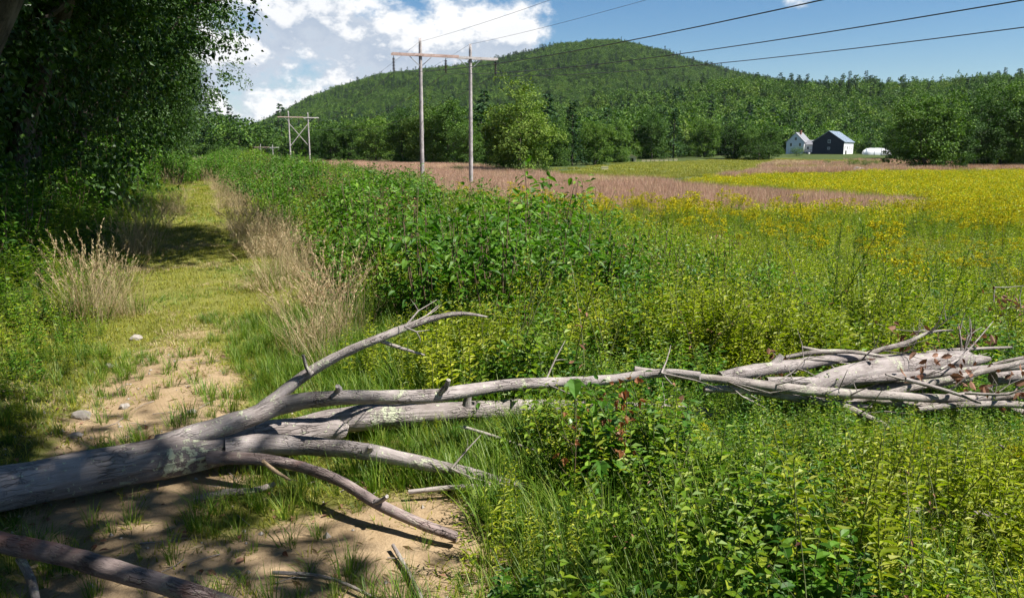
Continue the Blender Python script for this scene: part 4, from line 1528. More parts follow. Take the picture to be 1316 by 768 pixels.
def deadwood():
    B = [
        ('log', [(1030, 505, 4.95, 11), (1062, 491, 5.0, 14), (1105, 480, 5.1, 15.5), (1150, 473, 5.2, 15.5), (1200, 467, 5.3, 14.5), (1240, 463, 5.4, 13), (1250, 463, 5.4, 8), (1272, 461, 5.42, 3)], 'limb', 'thickest pale log on top of the brush pile', 'log', .02, .03),
        ('long_branch', [(815, 474, 4.6, 4), (860, 481, 4.6, 4.5), (930, 488, 4.6, 5.5), (990, 496, 4.62, 6.8), (1050, 503, 4.65, 6.8), (1120, 507, 4.7, 6), (1220, 512, 4.8, 5.6), (1310, 508, 4.9, 5), (1420, 500, 5.0, 3.5), (1470, 490, 5.1, 2)], 'branch', 'long thin grey branch running in front of the thickest log', 'branch', .04, 0),
        ('forked_branch', [(925, 485, 4.8, 8), (970, 476, 4.9, 8.5), (1015, 470, 5.05, 8), (1060, 463, 5.2, 7), (1110, 459, 5.35, 5), (1150, 462, 5.4, 3)], 'limb', 'crooked grey branch with a short stub behind the pile', 'branch', .06, .02),
        ('branch', [(1110, 507, 5.05, 9), (1150, 497, 5.15, 9.5), (1200, 489, 5.25, 8), (1245, 485, 5.35, 6.5)], 'limb', 'short branch lying beneath the thickest log', 'branch', .05, .02),
        ('branch', [(1095, 508, 4.78, 4.5), (1140, 515, 4.8, 5.5), (1180, 521, 4.85, 6.5), (1215, 514, 4.95, 7.5), (1245, 509, 5.05, 7.5)], 'branch', 'bent branch under the long thin branch', 'branch', .05, 0),
        ('branch', [(1040, 502, 4.8, 5), (1075, 518, 4.7, 6), (1105, 532, 4.62, 5.5), (1135, 546, 4.5, 4.5), (1160, 560, 4.4, 2.5)], 'branch', 'branch slanting down from the pile into the weeds', 'branch', .05, 0),
        ('branch', [(1010, 459, 5.2, 2.5), (1050, 452, 5.2, 3), (1095, 452, 5.25, 2.6), (1135, 458, 5.3, 2), (1175, 466, 5.3, 1)], 'branch', 'thin bowed stick arching over the crooked branch', 'branch', .04, 0),
        ('branch', [(1090, 463, 5.35, 3), (1130, 450, 5.4, 3.5), (1165, 440, 5.45, 3), (1195, 427, 5.5, 2), (1225, 424, 5.5, .8)], 'branch', 'pale twig rising behind the thickest log', 'branch', .04, 0),
        ('branch', [(1276, 485, 5.3, 8.5), (1320, 483, 5.35, 8.5), (1390, 480, 5.4, 8), (1480, 470, 5.6, 6), (1580, 474, 5.8, 4), (1650, 465, 5.9, 2)], 'limb', 'cut grey log end entering the pile beside the picture edge', 'log', .05, .03),
        ('branch', [(1280, 514, 4.95, 5), (1310, 529, 4.9, 5), (1360, 545, 4.9, 4)], 'branch', 'short branch poking out below the cut log end', 'branch', .05, 0),
        ('branch', [(1275, 468, 5.4, 2), (1316, 459, 5.45, 2), (1380, 450, 5.5, 1.5)], 'branch', 'pale stick above the cut log end', 'branch', .04, 0),
        ('branch', [(985, 489, 4.9, 5), (1080, 489, 5.0, 6), (1180, 482, 5.1, 6), (1290, 472, 5.2, 5), (1400, 462, 5.3, 4), (1530, 440, 5.5, 2.5), (1610, 425, 5.6, 1)], 'limb', 'straight grey limb reaching through the pile to the picture edge', 'branch', .05, .02),
        ('branch', [(1075, 522, 4.72, 3), (1130, 508, 4.8, 4.5), (1220, 487, 4.95, 4.5), (1310, 466, 5.1, 3.5), (1400, 440, 5.3, 2)], 'branch', 'slanting grey limb crossing above the long thin branch', 'branch', .05, 0),
        ('branch', [(1180, 526, 4.7, 3.5), (1240, 520, 4.75, 4.5), (1310, 520, 4.8, 4.5), (1370, 530, 4.8, 3)], 'branch', 'low dark limb along the near side of the pile', 'branch', .05, 0),
        ('branch', [(905, 500, 4.6, 4), (960, 500, 4.65, 5.5), (1020, 510, 4.7, 6), (1080, 520, 4.7, 4.5), (1120, 522, 4.7, 2)], 'limb', 'sagging grey limb under the start of the long thin branch', 'branch', .05, .02),
        ('branch', [(1030, 446, 5.5, 2), (1080, 455, 5.45, 3), (1150, 458, 5.5, 3.2), (1220, 450, 5.6, 2.5), (1300, 446, 5.7, 1.5)], 'branch', 'thin grey limb along the far side of the pile', 'branch', .05, 0),
        ('branch', [(1262, 560, 4.3, 1.6), (1290, 575, 4.2, 2), (1330, 595, 4.1, 2)], 'branch', 'thin bare stick lying over the weeds beside the picture edge', 'branch', .04, 0),
        ('branch', [(1160, 655, .12, 4.3), (1240, 660, .14, 5.0), (1330, 663, .14, 5.0)], 'branch', 'pale weathered branch half buried in the goldenrod', 'branch', .05, 0),
        ('branch', [(-80, 674, .22, 12.5), (0, 696, .20, 13), (80, 713, .18, 13), (150, 733, .16, 13), (225, 755, .14, 12.5), (320, 786, .11, 12), (400, 815, .1, 11)], 'redlimb', 'reddish stripped branch in the shade nearest to the viewer', 'branch', .04, .02),
        ('branch', [(250, 641, .035, 3.7), (290, 633, .04, 5.0), (325, 630, .04, 4.3), (352, 622, .04, 3.1)], 'branch', 'short dead stick on the sand under the forking limbs', 'branch', .08, .03),
        ('branch', [(525, 632, .05, 3.1), (580, 626, .06, 3.4), (650, 622, .07, 2.8), (705, 620, .06, 1.9)], 'branch', 'half hidden stick in the grass below the forking limbs', 'branch', .05, 0),
        ('branch', [(595, 548, .16, 1.9), (640, 562, .13, 2.2), (690, 580, .10, 1.6)], 'branch', 'slim pale twig leaning in the grass below the arching limb', 'branch', .05, 0),
        ('branch', [(350, 735, .02, 2.5), (400, 738, .03, 2.5), (440, 748, .03, 2.2), (490, 772, .02, 1.9)], 'branch', 'dark curved twig lying on the bare sand', 'branch', .08, 0),
        ('branch', [(505, 700, .03, 2.5), (525, 735, .02, 2.8), (545, 775, .02, 2.5)], 'branch', 'dark twig pointing at the viewer on the sandy edge', 'branch', .08, 0),
        ('branch', [(25, 716, .14, 5.6), (40, 745, .08, 5.6), (50, 790, .04, 5.0)], 'branch', 'crooked side shoot dangling in the shade under the reddish branch', 'branch', .06, 0),
    ]
    for i, (nm, L, m, lab, cat, wob, fur) in enumerate(B):
        o = thing(nm if nm == 'log' else 'dead_branch', (0, 0, 0), lab, cat, 'dead wood of the fallen tree')
        obj('bark_stem', limb_mesh('bark_stem', L, M[m], 18 if L[1][3] > 8 else 10, wob, fur, .035, 40 + i), o)
        rs = np.random.RandomState(i + 5)
        if i in (0, 1, 2, 5, 7):
            for k in range(3 if i else 2):
                j = rs.randint(1, len(L) - 1)
                q = at(*L[j][:3]) if L[j][2] > 1.5 else G(*L[j][:3])
                mb = MB()
                twig_lines(mb, q, rs.normal(0, 1, 3) * np.array([1, .4, .3]) + np.array([.3, 0, .4]), 2, .38, .006, rs)
                obj('twig_spray', mb.mesh('twig_spray', M['branch']), o)
        if i == 2:
            st = limb_pts([(990, 473, 4.97, 6), (1000, 463, 5.0, 5), (1005, 456, 5.0, 4)])
            obj('stub', MB().tube(st[0], st[1], 12, 0, .05, 3).mesh('stub', M['limb']), o)
    # loose sticks tangled through the pile
    rs = np.random.RandomState(123)
    for i in range(15):
        px, py = rs.uniform(930, 1330), rs.uniform(455, 522)
        p = at(px, py, rs.uniform(4.65, 5.3))
        a = rs.normal(0.1, .35) + (math.pi if rs.rand() < .3 else 0)
        l = rs.uniform(.35, 1.0)
        d = np.array([math.cos(a), math.sin(a), rs.normal(.03, .16)])
        q = p + d * l * .5 + rs.normal(0, .03, 3)
        e = p + d * l + rs.normal(0, .05, 3)
        r = rs.choice([.005, .007, .010, .014])
        o = thing('brush_stick', (0, 0, 0), 'thin grey stick tangled in the brush pile', 'stick', 'sticks tangled in the brush pile')
        obj('bark_stem', MB().tube([p, q, e], [r, r * .85, r * .45], 8, 0, .06, i, res=.05).mesh('bark_stem', M['branch' if i % 3 else 'limb']), o)
        mb = MB()
        twig_lines(mb, q, d + np.array([0, 0, .25]), 2, .3, r * .35, rs)
        obj('twig_spray', mb.mesh('twig_spray', M['branch']), o)
    # upright twig fan
    rs = np.random.RandomState(99)
    o = thing('dead_branch', (0, 0, 0), 'fan of bare pale twigs standing up behind the thickest log', 'twigs', 'dead wood of the fallen tree')
    for (px, py, h, ex, ey) in ((1236, 452, .42, 1240, 402), (1238, 452, .42, 1247, 410), (1236, 452, .42, 1231, 416), (1240, 450, .42, 1262, 420)):
        a = G(px, py, h)
        b = at(ex, ey, a[1] + .05)
        m = (a + b) / 2 + rs.normal(0, .02, 3)
        obj('twig', MB().tube([a, m, b], [.008, .006, .0025], 6, res=.05).mesh('twig', M['branch']), o)
    o = thing('dead_branch', (0, 0, 0), 'bleached twig frame in the weeds by the picture edge', 'twigs', 'dead wood of the fallen tree')
    for (a, b) in (((1277, 388), (1279, 368)), ((1278, 369), (1318, 367)), ((1312, 396), (1314, 366)), ((1264, 396), (1268, 402))):
        p, q = at(*a, 8.2), at(*b, 8.25)
        obj('twig', MB().tube([p, (p + q) / 2 + rs.normal(0, .025, 3), q], [.006, .005, .003], 6).mesh('twig', M['branch']), o)
    # rusty stakes
    for (px, py, tp, dist, lab) in ((887, 378, 351, 9.5, 'thin rusty iron stake among the weeds near the shrubs'), (1028, 412, 380, 8.6, 'rusty iron stake behind the crooked branch')):
        a = at(px, tp, dist)
        z0 = gz(a[0], a[1])
        o = thing('iron_stake', (a[0], a[1], z0), lab, 'stake', 'iron stakes')
        h = a[2] - z0
        obj('shaft', MB().box((0, 0, h / 2 - .15), (.032, .01, h + .3)).box((0, .016, h / 2 - .15), (.01, .022, h + .29)).mesh('shaft', M['rust']), o)
        for zz in np.arange(.2, h, .16):
            obj('stud', MB().box((0, -.011, zz), (.02, .012, .02)).mesh('stud', M['rust']), o)


deadwood()

# ------------------------------------------------------------------ plant prototypes
def herb(seed, stems, H, nl, L, Wd, lm, spread=.12, bloom=0, lean=.22, tpl=LEAF4, elev=.5, taper=.55):
    """stems with leaves all along them; bloom = yellow flecks in arching sprays at the top"""
    rs = np.random.RandomState(seed)
    mb = MB()
    for k in range(stems):
        b = np.append(rs.normal(0, spread, 2), -.03)
        h = H * rs.uniform(.75, 1.1)
        az = rs.uniform(0, 6.28)
        ln = lean * rs.uniform(.2, 1.6)
        t = np.linspace(0, 1, 6)
        pts = b[None] + np.stack([np.cos(az) * ln * h * t ** 1.6, np.sin(az) * ln * h * t ** 1.6, h * t], 1)
        mb.tube(pts, np.linspace(.0035, .0015, 6) * (H / .7), 4, 0, cap=False)
        n = int(nl * rs.uniform(.8, 1.15))
        tt = np.linspace(.12, .99, n) ** .85
        P = np.stack([np.interp(tt, t, pts[:, i]) for i in range(3)], 1)
        a = np.arange(n) * 2.399 + rs.uniform(0, 6) + rs.normal(0, .25, n)
        el = elev + rs.normal(0, .22, n) + .15 * tt ** 3
        D = np.stack([np.cos(a) * np.cos(el), np.sin(a) * np.cos(el), np.sin(el)], 1)
        U = np.array([0, 0, 1.0]) - D * np.sin(el)[:, None] + rs.normal(0, .20, D.shape)
        l = L * rs.uniform(.7, 1.2, n) * (1 - taper * tt ** 2)
        stamp(mb, tpl, P, D, U, l, l * Wd / L, 1)
        if bloom:
            for q in range(7):
                a2 = rs.uniform(0, 6.28)
                s0 = pts[-1] - np.array([0, 0, rs.uniform(0, .20) * h])
                m = bloom
                tt2 = rs.uniform(0, 1, m)
                l2 = .13 * H * rs.uniform(.6, 1.3)
                P2 = s0[None] + np.stack([np.cos(a2) * l2 * tt2, np.sin(a2) * l2 * tt2, l2 * (.9 * tt2 - .75 * tt2 ** 2)], 1) + rs.normal(0, .008, (m, 3))
                D2 = rs.normal(0, 1, (m, 3)) + np.array([0, 0, .4])
                U2 = np.array([0, 0, 1.0]) + rs.normal(0, .6, (m, 3))
                l3 = .020 * rs.uniform(.6, 1.3, m) * (H / .8)
                stamp(mb, LEAF4, P2, D2, U2, l3, l3 * .8, 2)
    return mb.mesh('herb', [M['stem'], M[lm], M['bloom']])


def tuft(seed, n, H, Wd, spread, lean, mat, droop=.28, heads=0, seg=3):
    rs = np.random.RandomState(seed)
    mb = MB()
    az = rs.uniform(0, 6.283, n)
    r = spread * np.sqrt(rs.rand(n))
    P = np.stack([np.cos(az) * r, np.sin(az) * r, np.full(n, -.015)], 1)
    blades(mb, P, az + rs.normal(0, .7, n), H * rs.uniform(.5, 1.15, n), Wd * rs.uniform(.7, 1.3, n), np.abs(rs.normal(lean, lean * .6, n)), droop * rs.uniform(.3, 1.4, n), 0, seg)
    if heads:
        for k in range(heads):
            a = rs.uniform(0, 6.28)
            ln = abs(rs.normal(lean, .12))
            h = H * rs.uniform(.9, 1.35)
            b = np.append(rs.normal(0, spread * .5, 2), 0)
            t = np.linspace(0, 1, 5)
            pts = b[None] + np.stack([np.cos(a) * np.sin(ln) * h * t ** 1.5, np.sin(a) * np.sin(ln) * h * t ** 1.5, h * np.cos(ln) * t], 1)
            mb.tube(pts, np.linspace(.0022, .001, 5), 3, 0, cap=False)
            m = 16
            tt = rs.uniform(.68, 1, m)
            Q = np.stack([np.interp(tt, t, pts[:, i]) for i in range(3)], 1) + rs.normal(0, .006, (m, 3))
            D = pts[-1] - pts[-2] + rs.normal(0, .05, (m, 3))
            stamp(mb, LEAF4, Q, D, rs.normal(0, 1, (m, 3)), .035, .009, 0)
    return mb.mesh('tuft', M[mat])


def shrub(seed, H, Wd, stems, nl, leaf, lm, lw=.5, tpl=LEAF8):
    """many-stemmed bush: leafy shoots all over, open enough to see in"""
    rs = np.random.RandomState(seed)
    st, lf = MB(), MB()
    for k in range(stems):
        az = rs.uniform(0, 6.28)
        out = Wd * .5 * math.sqrt(rs.rand())
        h = H * (1 - .35 * (out / (Wd * .5)) ** 2) * rs.uniform(.75, 1.1)
        b = np.array([math.cos(az) * out * .35, math.sin(az) * out * .35, -.05])
        e = np.array([math.cos(az) * out, math.sin(az) * out, h])
        m = (b + e) / 2 + np.array([math.cos(az), math.sin(az), 0]) * out * .12 + rs.normal(0, .04, 3)
        t = np.linspace(0, 1, 7)[:, None]
        pts = (1 - t) ** 2 * b + 2 * t * (1 - t) * m + t * t * e
        st.tube(pts, np.linspace(.010, .002, 7) * H, 5, 0, cap=False)
        n = nl
        tt = rs.uniform(.18, 1, n)
        P = np.stack([np.interp(tt, t[:, 0], pts[:, i]) for i in range(3)], 1)
        a = rs.uniform(0, 6.28, n)
        off = rs.uniform(0, .16, n) * H
        P = P + np.stack([np.cos(a) * off, np.sin(a) * off, rs.normal(.02, .03, n)], 1)
        D = np.stack([np.cos(a), np.sin(a), rs.normal(-.1, .45, n)], 1)
        U = np.array([0, 0, 1.0]) + rs.normal(0, .45, (n, 3))
        l = leaf * rs.uniform(.55, 1.25, n)
        stamp(lf, tpl, P, D, U, l, l * lw)
    return [('stems', st.mesh('stems', M['brown_stem'])), ('foliage', lf.mesh('foliage', M[lm]))], joined('shrub', (st, lf), [M['brown_stem'], M[lm]])


SHRUBS = [shrub(500 + i, 1.25, 1.25, 13, 46, .095, 'shrub_leaf', .52) for i in range(4)]
SHRUBS.append(shrub(510, 1.1, 1.3, 14, 60, .065, 'weed_leaf', .5, LEAF4))
DRY_SHRUB = shrub(520, 1.0, 1.0, 12, 22, .06, 'dead', .6)


# ------------------------------------------------------------------ scattered growth: where it stands
def log_line(x):
    return np.interp(x, [-3.5, -1.5, -.6, .3, 1.2, 2.2, 3.2, 4.2, 6], [3.2, 4.0, 4.35, 4.6, 4.7, 4.95, 5.1, 5.2, 5.3])


def height_cap(x, y, zg):
    """plants in front of and under the fallen wood are low: it flattened them and they have not grown back"""
    tan = np.interp(x, [-1.2, -.2, .1, .75, 1.05, 4, 6], [.41, .372, .315, .315, .352, .355, .35])
    cap = CAM_H - zg - tan * y
    yl = log_line(x)
    wid = np.interp(x, [.8, 1.5], [.25, .55])
    front = np.interp(x, [-.6, -.3, .75, 1.1], [.3, .10, .10, .5])
    cap = np.where(y < yl + wid, np.maximum(cap, .17), 9)
    return np.where((y > yl - front) & (y < yl + wid), np.minimum(cap, np.where((x > -.35) & (x < .8), .38, .24)), cap)


def rank_growth():
    rs = np.random.RandomState(5)
    protos, H0 = [], []

    def add(me, h):
        protos.append(proto('p', me))
        H0.append(h)
        return len(protos) - 1
    lime = [add(herb(600 + i, 4, .62, (44, 38, 46)[i], (.08, .085, .065)[i], (.020, .026, .020)[i], 'lime_leaf', .10, elev=.1 + .1 * i), .62) for i in range(3)]
    weed = [add(herb(610 + i, 4, .55, (30, 38, 26)[i], (.08, .065, .09)[i], (.036, .024, .042)[i], 'weed_leaf', .12, elev=.1), .55) for i in range(3)]
    broad = [add(herb(620 + i, 3, .45, 18, .095, .055, 'shrub_leaf', .10, tpl=LEAF8, elev=.2), .45) for i in range(2)]
    gold = [add(herb(630 + i, 3, .80, 42, .085, .016, 'lime_leaf', .10, bloom=20), .85) for i in range(2)]
    goldg = [add(herb(635, 3, .80, 42, .085, .018, 'weed_leaf', .10, bloom=14), .85)]
    lush = [add(tuft(640 + i, 34, .34, .007, .07, .35, 'lush'), .34) for i in range(2)]
    tall = [add(herb(650, 2, .80, 16, .07, .010, 'lime_leaf', .05, elev=.6, lean=.3), .8), add(herb(651, 2, .75, 9, .05, .018, 'dead', .05, elev=-.2, lean=.35), .75), add(tuft(652, 22, .62, .006, .06, .25, 'lush', .25, heads=3), .65)]
    X, Y, Z, S, I = [], [], [], [], []

    def put(x, y, kind, s):
        z = ground_z(x, y)
        X.append(x); Y.append(y); Z.append(z); S.append(s); I.append(kind)

    def capped(x, y, kind, s, over=1.2):
        z = ground_z(x, y)
        h0 = np.array(H0)[kind]
        cap = height_cap(x, y, z) * rs.uniform(.6, over, len(x))
        return np.minimum(s, np.maximum(cap / h0, .22))
    # near bank
    for (d0, d1, sp, grow) in ((0, 6.5, .135, 1.0), (6.5, 11, .19, 1.1), (11, 20, .30, 1.25), (20, 34, .46, 1.35)):
        x, y = jgrid(-d1, d1, 1.6, d1, sp, int(d1 * 10))
        d = np.hypot(x, y)
        u, v = uv(x, y)
        k = in_view(x, y) & (d >= d0) & (d < d1) & (v > 1.0 + .25 * vnoise(x * 1.1, y * 1.1, 51))
        k &= ~((v < 1.45) & (u > 6.0))
        k &= (rs.rand(len(x)) < np.where((v < 1.5) & (u < 6), .55, .93)) & (dirt_amount(x, y) < .55)
        x, y, v = x[k], y[k], v[k]
        n = len(x)
        f = vnoise(x * .55, y * .55, 52) + .35 * vnoise(x * 2, y * 2, 53)
        hedge = (v < 7.8) & (u[k] > 6.5)
        kind = np.where(f > -.2, rs.choice(lime, n), np.where(f > -.55, rs.choice(weed + broad + lime[:1], n), rs.choice(broad + broad + weed, n)))
        kind = np.where(hedge & (rs.rand(n) < .6), rs.choice(broad + weed, n), kind)
        kind = np.where(rs.rand(n) < .10, rs.choice(tall, n, p=[.45, .2, .35]), kind)
        yel = sstep(12, 34, d[k]) * .8 * sstep(-.5, .5, vnoise(x * .25, y * .25, 54)) * sstep(7, 12, v) + .003
        kind = np.where((rs.rand(n) < yel) & ~hedge, rs.choice(gold + goldg, n), kind)
        s = rs.uniform(.6, 1.2, n) * grow * (1 + .34 * vnoise(x * 1.3, y * 1.3, 58))
        s = np.where(vnoise(x * 1.0 + 4, y * 1.0, 59) < -.6, s * .4, s)
        s = s * np.interp(v, [1, 2.2, 9], [.7, .95, 1.0])
        put(x, y, kind, capped(x, y, kind, s))
    # low growth right in front of and under the brush pile
    x, y = jgrid(.2, 4.6, 3.7, 5.6, .075, 79)
    k = (np.abs(y - log_line(x) + .25) < .75) & (rs.rand(len(x)) < .85)
    x, y = x[k], y[k]
    kind = rs.choice(lush + weed + broad, len(x), p=[.2, .2, .12, .12, .12, .12, .12])
    put(x, y, kind, np.minimum(rs.uniform(.35, .7, len(x)), rs.uniform(.18, .30, len(x)) / np.array(H0)[kind]))
    # a stand of taller weeds hides the middle of the fallen limb
    x, y = jgrid(.22, 1.0, 3.55, 4.25, .10, 80)
    k = rs.rand(len(x)) < .6
    x, y = x[k], y[k]
    kind = rs.choice(lime + weed + broad + tall[:1], len(x))
    put(x, y, kind, rs.uniform(.36, .66, len(x)) * np.interp(x, [.22, .5, 1.0], [.8, 1.1, .85]) / np.array(H0)[kind])
    # grass between and around the limbs
    x, y = jgrid(-3.2, 3.0, 2.2, 8.0, .075, 77)
    u, v = uv(x, y)
    k = (v > -.1 + .4 * vnoise(x * 1.4, y * 1.4, 55)) & (v < 2.6) & (rs.rand(len(x)) < np.where(v > .8, .8, .55)) & (dirt_amount(x, y) < .45)
    x, y, v = x[k], y[k], v[k]
    kind = rs.choice(lush, len(x))
    put(x, y, kind, capped(x, y, kind, rs.uniform(.45, 1.0, len(x)) * np.interp(v, [0, .8, 1.5], [.5, .85, 1.1]), 1.3))
    # tufts round the trunk and a few on the sand
    x, y = jgrid(-4.2, 1.0, 2.1, 6.5, .085, 78)
    k = (rs.rand(len(x)) < .10 + .55 * (vnoise(x * 1.7, y * 1.7, 56) > .30)) & (dirt_amount(x, y) < .97)
    yl = np.interp(x, [-4, -2.2, -1.2], [3.1, 3.55, 3.9])
    k &= np.abs(y - yl) > .17
    x, y = x[k], y[k]
    kind = rs.choice(lush, len(x))
    put(x, y, kind, rs.uniform(.25, .65, len(x)))
    # low herbs along the wood side of the path
    for (u0, u1, sp) in ((3.5, 12, .17), (12, 30, .30), (30, 90, .55)):
        uu, vv = jgrid(u0, u1, -4.6, -.4, sp, int(u1))
        x, y = xy(uu, vv)
        k = (vv < np.interp(uu, [10, 22, 40], [-1.05, -.72, -.5]) + .3 * vnoise(x * .8, y * .8, 57)) & (rs.rand(len(x)) < .75)
        x, y, vv = x[k], y[k], vv[k]
        n = len(x)
        kind = np.where(rs.rand(n) < .35, rs.choice(lush, n), rs.choice(weed + broad + lime[:1], n))
        put(x, y, kind, rs.uniform(.5, 1.1, n) * np.interp(vv, [-2.4, -.9, -.4], [1.15, .35, .25]) * (1 if sp < .2 else 1.25))
    X, Y, Z, S, I = map(np.concatenate, (X, Y, Z, S, I))
    n = len(X)
    scatter('undergrowth', protos, np.stack([X, Y, Z], 1), rs.uniform(0, 6.28, n), S, I, 'rank green weeds, goldenrod and grass round the fallen tree', rs.normal(0, .09, (n, 2)))
    print('undergrowth', n)


rank_growth()


def turf():
    rs = np.random.RandomState(15)
    pr = [proto('p', tuft(700 + i, 26, .075, .006, .06, .7, ('turf', 'turf', 'turf', 'lush', 'straw')[i], .4)) for i in range(5)]
    X, Y, S = [], [], []
    for (u0, u1, sp, gs) in ((2.4, 9, .055, .9), (9, 20, .085, 1.1), (20, 45, .14, 1.5), (45, 110, .25, 2.1)):
        uu, vv = jgrid(u0, u1, -1.9, 1.2, sp, int(u1 * 3))
        x, y = xy(uu, vv)
        dm = dirt_amount(x, y) + .25 * vnoise(x * 3, y * 3, 61)
        k = (rs.rand(len(x)) < np.clip(1.25 - dm * 1.65, 0.05, 1)) & in_view(x, y)
        x, y = x[k], y[k]
        X.append(x); Y.append(y); S.append(rs.uniform(.6, 1.3, len(x)) * gs)
    X, Y, S = map(np.concatenate, (X, Y, S))
    n = len(X)
    scatter('path_grass', pr, np.stack([X, Y, ground_z(X, Y)], 1), rs.uniform(0, 6.28, n), S, np.where(vnoise(X * .9, Y * .9, 64) + rs.normal(0, .4, n) > .75, 3, np.where(vnoise(X * 1.2, Y * 1.2, 65) + rs.normal(0, .4, n) > .85, 4, rs.randint(0, 3, n))), 'short yellow green grass carpeting the path')
    print('turf', n)


turf()


def dry_grass():
    rs = np.random.RandomState(16)
    pr = [proto('p', tuft(720 + i, 46, .52, .0035, .10, .36, 'straw', .22, heads=9)) for i in range(3)]
    X, Y, S = [], [], []
    for (u0, u1, sp, v0, v1) in ((6.0, 14, .15, .70, 1.45), (14, 22, .24, .55, 1.30), (22, 40, .26, .40, 1.30), (40, 60, .4, .25, 1.4), (9.0, 16, .26, -2.1, -.95), (16, 26, .26, -2.0, -.68), (26, 46, .26, -2.0, -.48)):
        uu, vv = jgrid(u0, u1, v0, v1, sp, int(u1 * 7 + v1 * 10))
        x, y = xy(uu, vv)
        k = rs.rand(len(x)) < sstep(-.35, .8, vnoise(x * .5, y * .5, 62)) * .8
        if v0 < 0:
            k &= vnoise(x * .4, y * .4, 63) > .05
        x, y = x[k], y[k]
        X.append(x); Y.append(y); S.append(rs.uniform(.6, 1.15, len(x)) * (1.0 if u1 < 45 else 1.4))
    X, Y, S = map(np.concatenate, (X, Y, S))
    n = len(X)
    tl = rs.normal(0, .2, (n, 2)) + np.array([0, .18])
    scatter('dry_grass', pr, np.stack([X, Y, ground_z(X, Y)], 1), rs.uniform(0, 6.28, n), S, rs.randint(0, 3, n), 'tall dry tan grass lining the path', tl)
    tf = tuft(730, 170, .75, .004, .26, .42, 'straw', .22, heads=40)
    tf2 = tuft(731, 90, .5, .006, .25, .35, 'lush', .2)
    for i, (px, py, s, lab) in enumerate(((112, 408, 1.0, 'large tuft of tall dry grass bowing over the wood side of the path'), (185, 322, 1.1, 'dry grass tuft beside the shadow streak on the path'),
                                          (405, 455, .85, 'pale dry grass tuft beside the rising fork of the fallen tree'), (352, 372, .95, 'dry grass tuft between the path and the leafy shrubs'),
                                          (445, 440, .95, 'tan grass tuft right behind the rising fork of the fallen tree'), (165, 405, .75, 'smaller dry tuft touching the large bowing tuft'))):
        p = G(px, py, 0)
        o = thing('grass_tuft', (p[0], p[1], gz(p[0], p[1])), lab, 'grass tuft', 'tall dry grass tufts', i * 1.3, s)
        o.rotation_euler = (0, .16, i * .9 if i > 1 else .2)
        obj('dry_blades', tf, o)
        obj('green_blades', tf2, o)


dry_grass()


